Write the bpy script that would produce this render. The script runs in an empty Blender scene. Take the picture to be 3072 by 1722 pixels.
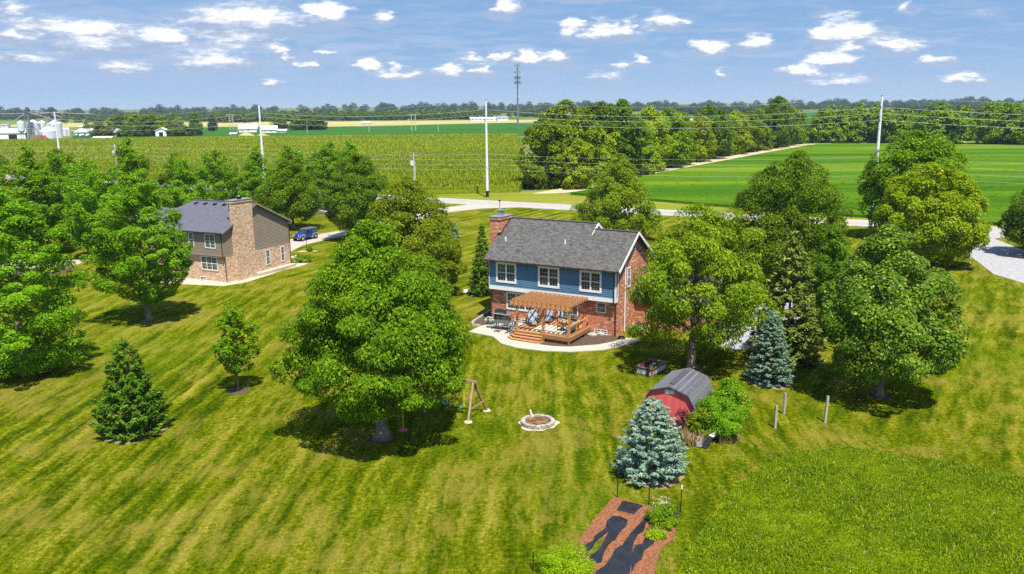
import bpy, math, random
import numpy as np
from mathutils import Vector, Matrix
R_ = math.radians
PI = math.pi
sc = bpy.context.scene
COL = sc.collection

# ------------------------------------------------------------------ camera, sky light, sun, exposure
H, FPX, PITCH, ROLL = 21.0, 2499.8, .2158, -.0102          # height (m), focal length in px of the 3072 wide photo
CP, SP = math.cos(PITCH), math.sin(PITCH)
FW = Vector((0, CP, -SP))
RT0, UP0 = Vector((1, 0, 0)), Vector((0, SP, CP))
RT = RT0 * math.cos(ROLL) + UP0 * math.sin(ROLL)
UP = -RT0 * math.sin(ROLL) + UP0 * math.cos(ROLL)
cd = bpy.data.cameras.new("camera"); cam = bpy.data.objects.new("camera", cd); COL.objects.link(cam)
cd.sensor_width = 36; cd.lens = FPX / 3072 * 36; cd.clip_start = .5; cd.clip_end = 40000
M = Matrix((RT, UP, -FW)).transposed().to_4x4(); M.translation = (0, 0, H)
cam.matrix_world = M
sc.camera = cam
SUN_AZ, SUN_EL = R_(163), R_(63)                           # high noon sun behind the camera, a little to its right
w = bpy.data.worlds.new("World"); sc.world = w; w.use_nodes = True
wt = w.node_tree; wt.nodes.clear()
sky = wt.nodes.new("ShaderNodeTexSky"); sky.sky_type = 'NISHITA'; sky.sun_disc = False
sky.sun_elevation = SUN_EL; sky.sun_rotation = SUN_AZ; sky.altitude = 200; sky.air_density = 1.0; sky.dust_density = .25; sky.ozone_density = 3.0
bg = wt.nodes.new("ShaderNodeBackground"); bg.inputs[1].default_value = .13
wo = wt.nodes.new("ShaderNodeOutputWorld")
# the lowest twenty degrees: clear summer blue paling towards the horizon
tc_ = wt.nodes.new("ShaderNodeTexCoord"); sx_ = wt.nodes.new("ShaderNodeSeparateXYZ"); wt.links.new(tc_.outputs["Generated"], sx_.inputs[0])
lr = wt.nodes.new("ShaderNodeValToRGB"); wt.links.new(sx_.outputs[2], lr.inputs[0])
for i_, (ps_, c_) in enumerate([(0, (.25, .34, .43)), (.022, (.205, .295, .425)), (.06, (.152, .255, .40)), (.13, (.12, .222, .38)), (.3, (.075, .15, .33))]):
    e_ = lr.color_ramp.elements[i_] if i_ < 2 else lr.color_ramp.elements.new(ps_)
    e_.position = ps_; e_.color = (*c_, 1)
bl = wt.nodes.new("ShaderNodeBackground"); wt.links.new(lr.outputs[0], bl.inputs[0])
mr_ = wt.nodes.new("ShaderNodeMapRange"); mr_.inputs[1].default_value = .16; mr_.inputs[2].default_value = .40; wt.links.new(sx_.outputs[2], mr_.inputs[0])
mw_ = wt.nodes.new("ShaderNodeMixShader"); wt.links.new(mr_.outputs[0], mw_.inputs[0]); wt.links.new(bl.outputs[0], mw_.inputs[1]); wt.links.new(bg.outputs[0], mw_.inputs[2])
wt.links.new(sky.outputs[0], bg.inputs[0]); wt.links.new(mw_.outputs[0], wo.inputs[0])
sl = bpy.data.lights.new("sun", 'SUN'); sl.energy = 4.7; sl.angle = R_(.5); sl.color = (1, .955, .87)
so = bpy.data.objects.new("sun", sl); COL.objects.link(so)
sd = Vector((math.sin(SUN_AZ) * math.cos(SUN_EL), math.cos(SUN_AZ) * math.cos(SUN_EL), math.sin(SUN_EL)))
so.rotation_euler = sd.to_track_quat('Z', 'Y').to_euler(); so.location = (40, -60, 120)
sc.view_settings.view_transform = 'Standard'; sc.view_settings.look = 'None'
sc.view_settings.exposure = .95; sc.view_settings.gamma = 1
cy = sc.cycles
cy.max_bounces = 5; cy.diffuse_bounces = 3; cy.glossy_bounces = 2; cy.transmission_bounces = 3; cy.transparent_max_bounces = 6; cy.volume_bounces = 0
cy.caustics_reflective = False; cy.caustics_refractive = False; cy.sample_clamp_indirect = 4
cy.use_denoising = False; cy.denoiser = 'OPENIMAGEDENOISE'; cy.denoising_input_passes = 'RGB_ALBEDO_NORMAL'; cy.denoising_prefilter = 'ACCURATE'

# ------------------------------------------------------------------ helpers
def ray(x, y):                      # direction through a point of the 2576 wide view of the photo
    return FW + RT * ((x * 1.192547 - 1536) / FPX) - UP * ((y * 1.192547 - 861) / FPX)
def at(x, y, z=0.0):                # where that ray meets the height z
    d = ray(x, y); t = (z - H) / d.z
    return Vector((d.x * t, d.y * t, z))

def tag(o, label=None, cat=None, group=None, kind=None):
    if label: o['label'] = label
    if cat: o['category'] = cat
    if group: o['group'] = group
    if kind: o['kind'] = kind
    return o
def thing(name, label, cat, loc=(0, 0, 0), rz=0, group=None):
    o = bpy.data.objects.new(name, None); COL.objects.link(o); o.empty_display_size = .5
    o.location = loc; o.rotation_euler = (0, 0, rz)
    return tag(o, label, cat, group)
def link(name, me, mat=None, parent=None, loc=None, rz=0):
    o = bpy.data.objects.new(name, me); COL.objects.link(o)
    if mat and not me.materials: me.materials.append(mat)
    elif mat and me.materials[0] != mat: o.material_slots[0].link = 'OBJECT'; o.material_slots[0].material = mat
    if parent: o.parent = parent
    if loc is not None: o.location = loc
    if rz: o.rotation_euler = (0, 0, rz)
    return o
def copy_tree(o, parent=None):
    c = o.copy(); COL.objects.link(c)
    if parent: c.parent = parent
    for ch in o.children: copy_tree(ch, c)
    return c

class MB:
    def __init__(s): s.v = []; s.f = []
    def add(s, vs, fs):
        n = len(s.v); s.v += [tuple(p) for p in vs]; s.f += [tuple(i + n for i in f) for f in fs]; return s
    def box(s, x0, x1, y0, y1, z0, z1):
        return s.add([(x0, y0, z0), (x1, y0, z0), (x1, y1, z0), (x0, y1, z0), (x0, y0, z1), (x1, y0, z1), (x1, y1, z1), (x0, y1, z1)],
                     [(0, 3, 2, 1), (4, 5, 6, 7), (0, 1, 5, 4), (1, 2, 6, 5), (2, 3, 7, 6), (3, 0, 4, 7)])
    def bar(s, p, q, a, b=None, up=(0, 0, 1)):          # square bar from p to q, a wide, b deep
        p, q = Vector(p), Vector(q); b = b or a; d = (q - p).normalized(); u = Vector(up)
        if abs(d.dot(u)) > .98: u = Vector((1, 0, 0))
        x = d.cross(u).normalized() * a / 2; y = x.cross(d).normalized() * b / 2
        return s.add([p - x - y, p + x - y, p + x + y, p - x + y, q - x - y, q + x - y, q + x + y, q - x + y],
                     [(0, 3, 2, 1), (4, 5, 6, 7), (0, 1, 5, 4), (1, 2, 6, 5), (2, 3, 7, 6), (3, 0, 4, 7)])
    def cyl(s, p, q, r0, r1=None, n=8, cap=True):
        return s.tube([p, q], [r0, r0 if r1 is None else r1], n, cap)
    def tube(s, pts, rad, n=8, cap=True):
        pts = [Vector(p) for p in pts]; rad = rad if hasattr(rad, '__len__') else [rad] * len(pts)
        vs = []; fs = []; u = None
        for i, p in enumerate(pts):
            d = (pts[min(i + 1, len(pts) - 1)] - pts[max(i - 1, 0)]).normalized()
            if u is None:
                u = d.cross(Vector((0, 0, 1)))
                if u.length < .05: u = d.cross(Vector((1, 0, 0)))
            u = (u - d * u.dot(d)).normalized(); w_ = d.cross(u)
            for k in range(n):
                a = 2 * PI * k / n; vs.append(p + (u * math.cos(a) + w_ * math.sin(a)) * rad[i])
        for i in range(len(pts) - 1):
            for k in range(n):
                k2 = (k + 1) % n; fs.append((i * n + k, i * n + k2, i * n + n + k2, i * n + n + k))
        if cap:
            fs.append(tuple(range(n))[::-1]); fs.append(tuple(range((len(pts) - 1) * n, len(pts) * n)))
        return s.add(vs, fs)
    def prism(s, poly, z0, z1):                          # plan polygon pulled from z0 to z1
        n = len(poly)
        return s.add([(p[0], p[1], z0) for p in poly] + [(p[0], p[1], z1) for p in poly],
                     [tuple(range(n))[::-1], tuple(range(n, 2 * n))] + [(i, (i + 1) % n, n + (i + 1) % n, n + i) for i in range(n)])
    def slab(s, quad, t):                                # any flat polygon given a thickness along its normal
        q = [Vector(p) for p in quad]; n = (q[1] - q[0]).cross(q[2] - q[0]).normalized() * t; k = len(q)
        return s.add(q + [p - n for p in q], [tuple(range(k)), tuple(range(k, 2 * k))[::-1]] + [(i, k + i, k + (i + 1) % k, (i + 1) % k) for i in range(k)])
    def sheet(s, poly, z):
        return s.add([(p[0], p[1], z) for p in poly], [tuple(range(len(poly)))])
    def lathe(s, prof, n=16, c=(0, 0)):
        vs = []; fs = []
        for r, z in prof:
            for k in range(n):
                a = 2 * PI * k / n; vs.append((c[0] + r * math.cos(a), c[1] + r * math.sin(a), z))
        for i in range(len(prof) - 1):
            for k in range(n):
                k2 = (k + 1) % n; fs.append((i * n + k, i * n + k2, i * n + n + k2, i * n + n + k))
        return s.add(vs, fs)
    def ball(s, c, r, n=10, m=6, sc_=(1, 1, 1)):
        pr = [(max(1e-4, r * math.sin(PI * i / m)), -r * math.cos(PI * i / m)) for i in range(m + 1)]
        b = MB().lathe(pr, n)
        return s.add([(c[0] + v[0] * sc_[0], c[1] + v[1] * sc_[1], c[2] + v[2] * sc_[2]) for v in b.v], b.f)
    def move(s, f): s.v = [tuple(f(Vector(p))) for p in s.v]; return s
    def mesh(s, name, smooth=False):
        me = bpy.data.meshes.new(name); me.from_pydata(s.v, [], s.f)
        if smooth: me.polygons.foreach_set('use_smooth', [True] * len(me.polygons))
        me.update(); return me
    def build(s, name, mat, parent=None, loc=None, smooth=False, rz=0):
        return link(name, s.mesh(name, smooth), mat, parent, loc, rz)

# ------------------------------------------------------------------ material helpers
class NT:
    def __init__(s, name):
        s.m = bpy.data.materials.new(name); s.m.use_nodes = True; s.t = s.m.node_tree; s.t.nodes.clear()
        s.out = s.t.nodes.new('ShaderNodeOutputMaterial'); s._obj = None
    def n(s, typ, ins=None, **kw):
        nd = s.t.nodes.new('ShaderNode' + typ)
        for k, v in kw.items(): setattr(nd, k, v)
        for k, v in (ins or {}).items(): s.set(nd.inputs[k], v)
        return nd
    def set(s, sock, v):
        if isinstance(v, bpy.types.NodeSocket): s.t.links.new(v, sock)
        else:
            if sock.type == 'RGBA' and len(v) == 3: v = (*v, 1)
            sock.default_value = v
    @property
    def P(s):
        if s._obj is None: s._obj = s.n('TexCoord').outputs['Object']
        return s._obj
    def map(s, v, scale=(1, 1, 1), rot=0, loc=(0, 0, 0)):
        return s.n('Mapping', {0: v, 1: loc, 2: (0, 0, rot), 3: scale}).outputs[0]
    def noise(s, v, scale, detail=3, rough=.55, dist=0):
        return s.n('TexNoise', {'Vector': v, 'Scale': scale, 'Detail': detail, 'Roughness': rough, 'Distortion': dist}).outputs[0]
    def noisec(s, v, scale, detail=2):
        return s.n('TexNoise', {'Vector': v, 'Scale': scale, 'Detail': detail}).outputs[1]
    def mix(s, f, a, b, blend='MIX'):
        nd = s.n('Mix', data_type='RGBA', blend_type=blend); s.set(nd.inputs[0], f); s.set(nd.inputs[6], a); s.set(nd.inputs[7], b); return nd.outputs[2]
    def math(s, op, a, b=0.0, c=0.0, clamp=False):
        nd = s.n('Math', operation=op, use_clamp=clamp); s.set(nd.inputs[0], a); s.set(nd.inputs[1], b); s.set(nd.inputs[2], c); return nd.outputs[0]
    def vm(s, op, a, b=(0, 0, 0), c=(0, 0, 0)):
        nd = s.n('VectorMath', operation=op); s.set(nd.inputs[0], a)
        if op != 'LENGTH':
            s.set(nd.inputs[1], b)
            if op == 'MULTIPLY_ADD': s.set(nd.inputs[2], c)
        return nd.outputs['Value' if op in ('LENGTH', 'DOT_PRODUCT') else 'Vector']
    def sep(s, v): return s.n('SeparateXYZ', {0: v}).outputs
    def comb(s, x, y, z=0.0): return s.n('CombineXYZ', {0: x, 1: y, 2: z}).outputs[0]
    def rng(s, v, a, b, c=0.0, d=1.0, smooth=False):
        nd = s.n('MapRange', interpolation_type='SMOOTHSTEP' if smooth else 'LINEAR'); s.set(nd.inputs[0], v)
        for i, x in enumerate((a, b, c, d)): s.set(nd.inputs[i + 1], x)
        return nd.outputs[0]
    def bump(s, h, strength=.5, dist=.1): return s.n('Bump', {'Strength': strength, 'Distance': dist, 'Height': h}).outputs[0]
    def pbsdf(s, col, rough=.8, spec=.3, normal=None, metal=0.0):
        ins = {'Base Color': col, 'Roughness': rough, 'Specular IOR Level': spec, 'Metallic': metal}
        if normal is not None: ins['Normal'] = normal
        return s.n('BsdfPrincipled', ins).outputs[0]
    def done(s, sh): s.t.links.new(sh, s.out.inputs[0]); return s.m

def vary(name, c1, c2, scale=2.0, rough=.7, spec=.3, detail=4, bump=0, metal=0.0, stretch=(1, 1, 1), bscale=None):
    t = NT(name); v = t.map(t.P, stretch); f = t.rng(t.noise(v, scale, detail, .6), .3, .7)
    nb = t.bump(t.noise(v, bscale or scale * 3, 3), bump, .05) if bump else None
    return t.done(t.pbsdf(t.mix(f, c1, c2), rough, spec, nb, metal))

def brick(name, cols, mortar, dark):
    t = NT(name); p = t.sep(t.P); u = t.math('ADD', p[0], p[1]); v = t.comb(u, p[2])
    b = t.n('TexBrick', {'Vector': v, 'Color1': (0, 0, 0), 'Color2': (1, 1, 1), 'Mortar': (.5, .5, .5), 'Scale': 1.0, 'Mortar Size': .009, 'Mortar Smooth': .2, 'Bias': 0.0, 'Brick Width': .3, 'Row Height': .1})
    b.offset = .5
    g = t.n('SeparateColor', {0: b.outputs[0]}).outputs[0]
    r = t.n('ValToRGB', {0: g}); e = r.color_ramp; e.interpolation = 'CONSTANT'
    while len(e.elements) < len(cols): e.elements.new(.5)
    for i, c in enumerate(cols): e.elements[i].position = c[0]; e.elements[i].color = (*c[1], 1)
    col = t.mix(b.outputs[1], r.outputs[0], mortar)
    col = t.mix(t.rng(t.noise(t.P, .7, 4), .4, .75), col, t.mix(.5, col, dark))
    return t.done(t.pbsdf(col, .85, .2, t.bump(b.outputs[1], -.4, .02)))

def shingle(name, c1, c2, c3, w=.33, h=.16):
    t = NT(name); p = t.sep(t.P); s_ = t.math('MULTIPLY', p[2], 1.75)
    v = t.comb(p[0], s_)
    b = t.n('TexBrick', {'Vector': v, 'Color1': (0, 0, 0), 'Color2': (1, 1, 1), 'Mortar': (0, 0, 0), 'Scale': 1.0, 'Mortar Size': .012, 'Mortar Smooth': .3, 'Bias': -.1, 'Brick Width': w, 'Row Height': h})
    b.offset = .37; b.squash = .7; b.squash_frequency = 3
    g = t.n('SeparateColor', {0: b.outputs[0]}).outputs[0]
    col = t.mix(g, c1, c2); col = t.mix(t.rng(t.noise(t.P, 6, 4, .7), .4, .7), col, c3)
    col = t.mix(t.math('MULTIPLY', t.rng(t.noise(t.map(t.P, (.8, .25, .25)), 1.2, 4), .4, .7), .35), col, c3)
    return t.done(t.pbsdf(col, .9, .15, t.bump(t.math('ADD', g, t.math('MULTIPLY', b.outputs[1], -1.0)), .5, .03)))

def wood(name, c1, c2, c3, rough=.75):
    t = NT(name); v = t.map(t.P, (1, 1, .35))
    col = t.mix(t.rng(t.noise(v, 3.0, 5, .65), .3, .7), c1, c2); col = t.mix(t.rng(t.noise(t.P, 14, 3), .5, .75), col, c3)
    return t.done(t.pbsdf(col, rough, .2, t.bump(t.noise(v, 25, 3), .3, .01)))

def leafmat(name, c1, c2, c3, trans=.35, gloss=.06, tip=.12, rough=.55):
    t = NT(name); rnd = t.n('NewGeometry').outputs['Random Per Island']; oi = t.n('ObjectInfo').outputs['Random']
    big = t.noise(t.P, .55, 3, .6)
    col = t.mix(t.rng(t.math('ADD', t.math('MULTIPLY', rnd, .6), t.math('MULTIPLY', big, .9)), .35, 1.05), c1, c2)
    col = t.mix(t.math('MULTIPLY', t.math('GREATER_THAN', rnd, 1 - tip), .8), col, c3)
    hsv = t.n('HueSaturation', {'Color': col, 'Hue': t.rng(oi, 0, 1, .49, .508), 'Value': t.rng(oi, 0, 1, .85, 1.15), 'Saturation': 1.0})
    pb = t.pbsdf(hsv.outputs[0], rough, gloss)
    tr = t.n('BsdfTranslucent', {'Color': t.mix(.5, hsv.outputs[0], c3)}).outputs[0]
    return t.done(t.n('MixShader', {0: trans, 1: pb, 2: tr}).outputs[0])
# ------------------------------------------------------------------ materials
MT = {}
MT['brick_red'] = brick('brick_red', [(0, (.40, .115, .05)), (.28, (.52, .17, .07)), (.55, (.31, .085, .045)), (.72, (.58, .25, .11)), (.86, (.13, .06, .045)), (.93, (.64, .45, .30))], (.46, .30, .21), (.28, .11, .065))
MT['brick_tan'] = brick('brick_tan', [(0, (.44, .28, .16)), (.3, (.55, .36, .22)), (.55, (.34, .20, .12)), (.72, (.62, .46, .31)), (.9, (.20, .12, .08))], (.55, .43, .32), (.36, .22, .13))
MT['shingle_grey'] = shingle('shingle_grey', (.042, .040, .037), (.15, .142, .13), (.095, .089, .081))
MT['shingle_blue'] = shingle('shingle_blue', (.075, .078, .095), (.125, .13, .16), (.10, .10, .125), .3, .14)
MT['shingle_shed'] = shingle('shingle_shed', (.055, .055, .06), (.18, .18, .19), (.11, .11, .115), .3, .14)
MT['blue_siding'] = vary('blue_siding', (.062, .14, .215), (.078, .165, .245), 1.2, .6)
MT['taupe_siding'] = vary('taupe_siding', (.20, .155, .115), (.235, .185, .135), 1.2, .65)
MT['white'] = vary('white_paint', (.62, .61, .59), (.70, .69, .67), 2, .5)
MT['brown_metal'] = vary('brown_metal', (.035, .02, .015), (.055, .033, .025), 2, .4)
MT['black'] = vary('black_paint', (.012, .012, .013), (.022, .022, .024), 5, .4)
MT['dark_grey'] = vary('dark_grey_metal', (.05, .05, .055), (.08, .08, .085), 5, .5)
MT['steel'] = vary('steel', (.45, .46, .48), (.58, .59, .6), 3, .35, metal=.8)
MT['galv'] = vary('galvanised_steel', (.50, .52, .55), (.66, .68, .70), .6, .5, metal=.25, stretch=(1, 1, .3))
MT['glass'] = (lambda t: t.done(t.pbsdf(t.mix(t.rng(t.noise(t.P, 1.1, 2), .4, .62), (.012, .016, .018), (.05, .075, .06)), .06, .6)))(NT('window_glass'))
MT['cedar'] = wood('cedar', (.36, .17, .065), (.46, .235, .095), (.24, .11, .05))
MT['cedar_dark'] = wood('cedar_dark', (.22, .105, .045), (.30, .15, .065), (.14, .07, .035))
MT['weathered'] = wood('weathered_wood', (.30, .25, .20), (.42, .36, .30), (.16, .12, .09))
MT['concrete'] = vary('concrete', (.34, .31, .25), (.40, .365, .30), .8, .85, bump=.15, detail=6)
MT['drive_concrete'] = vary('drive_concrete', (.32, .285, .22), (.39, .345, .275), .35, .85, detail=6)
MT['mulch'] = vary('mulch', (.05, .032, .023), (.13, .085, .06), 9, .95, .1, bump=.8, detail=5)
MT['bark_mulch'] = vary('bark_mulch', (.10, .038, .018), (.30, .125, .06), 9, .95, .1, bump=1.0, detail=6, bscale=14)
MT['gravel'] = vary('gravel', (.22, .215, .215), (.37, .36, .35), 2.2, .95, .1, bump=.5, detail=8)
MT['white_stone'] = vary('white_stone', (.34, .285, .19), (.52, .46, .36), 4, .9, .1, bump=.8, detail=6)
MT['stone'] = vary('stone', (.22, .19, .155), (.43, .385, .32), 3, .9, .1, bump=.6, detail=5)
MT['bark'] = vary('bark', (.13, .095, .065), (.27, .215, .155), 4, .9, .1, bump=.8, stretch=(1, 1, .3))
MT['bark_dead'] = vary('dead_bark', (.22, .19, .16), (.36, .32, .28), 4, .9, .1, bump=.6, stretch=(1, 1, .3))
MT['plastic'] = vary('black_plastic', (.008, .008, .009), (.02, .02, .022), 3, .36, .5, bump=1.0, stretch=(1, .4, 1), bscale=3)
MT['pole_grey'] = vary('pole_grey', (.52, .53, .55), (.64, .65, .66), 1, .6, stretch=(1, 1, .15))
MT['pole_wood'] = vary('pole_wood', (.34, .30, .27), (.50, .46, .42), 2, .85, stretch=(1, 1, .15))
MT['wire'] = vary('wire', (.42, .45, .45), (.50, .52, .52), .2, .5)
MT['shed_red'] = vary('shed_red', (.54, .065, .065), (.64, .12, .11), 1.3, .75, stretch=(3, 3, .5))
MT['barn_white'] = vary('barn_white', (.66, .66, .66), (.78, .78, .77), .2, .6)
MT['barn_roof'] = vary('barn_roof', (.66, .66, .65), (.80, .80, .80), .15, .5)
MT['roof_grey'] = vary('roof_grey', (.20, .20, .20), (.30, .29, .28), .2, .8)
MT['car_blue'] = vary('car_blue', (.008, .045, .30), (.012, .055, .34), 1, .25, .6)
MT['tyre'] = vary('tyre', (.012, .012, .012), (.025, .025, .025), 8, .8)
MT['fabric_grey'] = vary('fabric_grey', (.20, .24, .29), (.34, .37, .41), 6, .9)
MT['tan_fabric'] = vary('tan_fabric', (.34, .26, .15), (.42, .33, .20), 6, .9)
MT['amber'] = vary('amber_wood', (.46, .25, .06), (.56, .32, .09), 4, .7)
MT['teal'] = vary('teal_plastic', (.02, .24, .38), (.03, .30, .46), 3, .6)
MT['lime'] = vary('lime_plastic', (.36, .52, .10), (.42, .58, .14), 3, .6)
MT['pink'] = vary('pink_plastic', (.60, .07, .18), (.70, .10, .24), 3, .5)
MT['red_metal'] = vary('red_metal', (.42, .06, .05), (.52, .09, .07), 3, .5)
MT['cream'] = vary('cream_rug', (.62, .55, .40), (.74, .67, .50), 5, .95)
MT['yellow'] = vary('yellow_rope', (.70, .60, .05), (.78, .66, .08), 3, .6)
MT['rust'] = vary('rust', (.20, .12, .07), (.32, .2, .13), .5, .9)

L = {}
L['pear'] = leafmat('leaf_pear', (0.0415, 0.1074, 0.0018), (0.1403, 0.2501, 0.0037), (0.2562, 0.3416, 0.0132))
L['pear_dark'] = leafmat('leaf_pear_dark', (0.0366, 0.0952, 0.0024), (0.122, 0.2098, 0.0049), (0.2196, 0.2745, 0.0146))
L['maple'] = leafmat('leaf_maple', (0.0366, 0.1281, 0.0024), (0.183, 0.3477, 0.0049), (0.305, 0.4392, 0.0146), .4)
L['oak'] = leafmat('leaf_oak', (0.0439, 0.1074, 0.0043), (0.1464, 0.2379, 0.0085), (0.2928, 0.3538, 0.0366), .3, .15, .08, .4)
L['loose'] = leafmat('leaf_loose', (0.061, 0.1281, 0.0031), (0.1952, 0.2745, 0.0061), (0.3416, 0.3782, 0.0183))
L['gold'] = leafmat('leaf_gold', (.080, .165, .002), (.27, .37, .004), (.42, .47, .01), .42)
L['wild'] = leafmat('leaf_wild', (0.0549, 0.1281, 0.0031), (0.183, 0.2745, 0.0061), (0.3172, 0.366, 0.0146))
L['wild_lime'] = leafmat('leaf_wild_lime', (0.0976, 0.1891, 0.0024), (0.2928, 0.3782, 0.0055), (0.427, 0.4514, 0.0146))
L['wild_dark'] = leafmat('leaf_wild_dark', (0.039, 0.1, 0.0043), (0.1159, 0.2013, 0.0079), (0.2074, 0.2623, 0.0146))
L['far'] = leafmat('leaf_far', (.030, .068, .018), (.065, .110, .026), (.11, .15, .035))
L['spruce'] = leafmat('needle_green', (0.0317, 0.0878, 0.0049), (0.1, 0.183, 0.0098), (0.183, 0.2562, 0.0244), .25, .05)
L['spruce_olive'] = leafmat('needle_olive', (0.0549, 0.0952, 0.0122), (0.1464, 0.1891, 0.022), (0.2562, 0.2684, 0.0488), .15, .05)
L['spruce_blue'] = leafmat('needle_blue', (.095, .170, .105), (.22, .325, .23), (.40, .44, .28), .12, .05, .08)
L['arbor'] = leafmat('leaf_arbor', (0.0504, 0.1288, 0.0036), (0.112, 0.224, 0.0072), (0.1904, 0.2912, 0.0216), .25)
L['vine'] = leafmat('leaf_vine', (0.061, 0.1647, 0.0037), (0.183, 0.3355, 0.0073), (0.3172, 0.4636, 0.0256), .4)
L['lime'] = leafmat('leaf_lime', (0.1464, 0.2684, 0.0049), (0.305, 0.4514, 0.0085), (0.4636, 0.5612, 0.022), .4)
L['dry'] = leafmat('leaf_dry', (.20, .13, .05), (.36, .27, .11), (.42, .34, .16), .2)
L['purple'] = leafmat('leaf_purple', (.07, .02, .03), (.13, .04, .05), (.2, .1, .08), .2)
L['flower'] = leafmat('petal_white', (.6, .6, .55), (.75, .75, .7), (.8, .8, .7), .2)

# ---- lawn
def lawn_mat():
    t = NT('lawn_grass'); P = t.P
    wv = t.vm('MULTIPLY_ADD', t.vm('SUBTRACT', t.noisec(P, .045, 2), (.5, .5, .5)), (2.2, 2.2, 0), P)
    wv2 = t.vm('MULTIPLY_ADD', t.vm('SUBTRACT', t.noisec(P, .5, 2), (.5, .5, .5)), (.45, .45, 0), wv)
    a = t.map(wv2, (1, 1, 1), R_(2)); b = t.map(wv2, (1, 1, 1), R_(31))
    def stripes(v, k):
        s1 = t.noise(t.map(v, (.85 * k, .045, 1)), 1.0, 3, .6)
        u = t.math('ADD', t.math('MULTIPLY', t.sep(v)[0], 3.4 * k), t.math('MULTIPLY', s1, 5.0))
        s2 = t.rng(t.math('SINE', u), -.55, .55, -.17, .17, smooth=True)
        trk = t.math('MULTIPLY', t.math('POWER', t.math('ABSOLUTE', t.math('SINE', t.math('MULTIPLY', u, .5))), 18.0), -.22)
        return t.math('ADD', t.math('ADD', t.rng(s1, .30, .70), s2), trk)
    xy = t.sep(P)
    m = t.rng(t.math('ADD', t.math('ADD', t.math('MULTIPLY', xy[0], .9), xy[1]), t.math('MULTIPLY', t.noise(P, .05, 2), 24.0)), 78, 92, smooth=True)
    st = t.n('Mix', {0: m, 2: stripes(a, 1.0), 3: stripes(b, .8)}).outputs[0]
    amp = t.rng(t.noise(P, .06, 3), .35, .65, .35, 1.0)
    st = t.math('ADD', t.math('MULTIPLY', t.math('SUBTRACT', st, .5), amp), .5)
    patch = t.noise(P, .16, 6, .62, .4); mid = t.n('Mix', {0: m, 2: t.noise(t.map(a, (1.5, .32, 1)), 1, 6, .72), 3: t.noise(t.map(b, (1.3, .30, 1)), 1, 6, .72)}).outputs[0]; fine = t.noise(P, 3.6, 6, .78); grain = t.noise(P, 11, 4, .75)
    g = t.math('ADD', t.math('MULTIPLY', st, .46), t.math('MULTIPLY', mid, 1.15))
    g = t.math('ADD', g, t.math('MULTIPLY', patch, .45)); g = t.math('ADD', g, t.math('MULTIPLY', fine, 1.8))
    r = t.n('ValToRGB', {0: t.rng(g, 1.57, 2.29)}); e = r.color_ramp
    cols = [(0, (.024, .048, .001)), (.25, (.062, .092, .001)), (.5, (.122, .148, .002)), (.75, (.22, .222, .008)), (1, (.38, .33, .055))]
    while len(e.elements) < len(cols): e.elements.new(.5)
    for i, c in enumerate(cols): e.elements[i].position = c[0]; e.elements[i].color = (*c[1], 1)
    dry = t.rng(t.math('ADD', t.math('MULTIPLY', patch, 1.0), t.math('MULTIPLY', mid, .8)), .88, 1.12, 0, .85)
    col = t.mix(dry, r.outputs[0], (.26, .20, .035))
    lush = t.rng(t.noise(P, .035, 4, .6), .52, .68, 0, .6)
    col = t.mix(lush, col, t.mix(.55, col, (.085, .17, .006)))
    col = t.mix(t.rng(grain, .38, .66, 0, .8), col, t.mix(.6, col, (.022, .045, .003)))
    h = t.math('ADD', t.math('MULTIPLY', fine, 1.0), t.math('MULTIPLY', grain, .5))
    return t.done(t.pbsdf(col, 1.0, .0, t.bump(h, 1.0, .16)))
MT['lawn'] = lawn_mat()
def field_mat(name, cols, bands, sc_=(.006, .05), fine=1.2, bump=.8, rot=0):
    t = NT(name); P = t.map(t.P, (1, 1, 1), rot)
    b = t.noise(t.map(P, (sc_[0], sc_[1], 1)), 1, 4, .6); b2 = t.noise(t.map(P, (sc_[0] * 3, sc_[1] * 6, 1)), 1, 4, .65); f = t.noise(P, fine, 5, .7); big = t.noise(P, .008, 3)
    g = t.math('ADD', t.math('MULTIPLY', b, bands), t.math('ADD', t.math('MULTIPLY', b2, .5), t.math('ADD', t.math('MULTIPLY', f, .6), t.math('MULTIPLY', big, .3))))
    c = (bands + 1.4) / 2
    r = t.n('ValToRGB', {0: t.rng(g, c - .38, c + .38)}); e = r.color_ramp
    while len(e.elements) < len(cols): e.elements.new(.5)
    for i, x in enumerate(cols): e.elements[i].position = i / (len(cols) - 1); e.elements[i].color = (*x, 1)
    return t.done(t.pbsdf(r.outputs[0], 1.0, .0, t.bump(f, bump, .5)))
MT['corn_top'] = field_mat('corn_top', [(.055, .095, .003), (.11, .155, .005), (.18, .215, .008), (.29, .27, .02)], .8)
MT['corn_leaf'] = leafmat('leaf_corn', (.088, .145, .003), (.205, .265, .007), (.34, .34, .03), .4, .03, .2)
MT['soy'] = field_mat('soy_leaf', [(.024, .072, .004), (.040, .105, .005), (.075, .150, .007), (.17, .22, .012)], 1.5, (.003, .045), 1.0)
MT['soy_far'] = field_mat('soy_far', [(.020, .075, .012), (.032, .105, .016), (.055, .13, .02)], .6, (.003, .02), .4)
MT['tan_field'] = field_mat('tan_field', [(.22, .21, .06), (.34, .30, .11), (.40, .35, .14)], .8, (.002, .02), .3)
MT['farmland'] = field_mat('farmland', [(.04, .09, .02), (.07, .12, .025), (.16, .17, .05), (.06, .11, .02)], 1.5, (.0012, .004), .1)
MT['verge'] = field_mat('verge_grass', [(.085, .13, .008), (.15, .18, .013), (.21, .22, .03), (.27, .25, .06)], .7, (.03, .12), 1.5)
MT['meadow'] = leafmat('leaf_meadow', (.055, .115, .001), (.185, .280, .004), (.34, .34, .03), .4, .03, .10)

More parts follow.
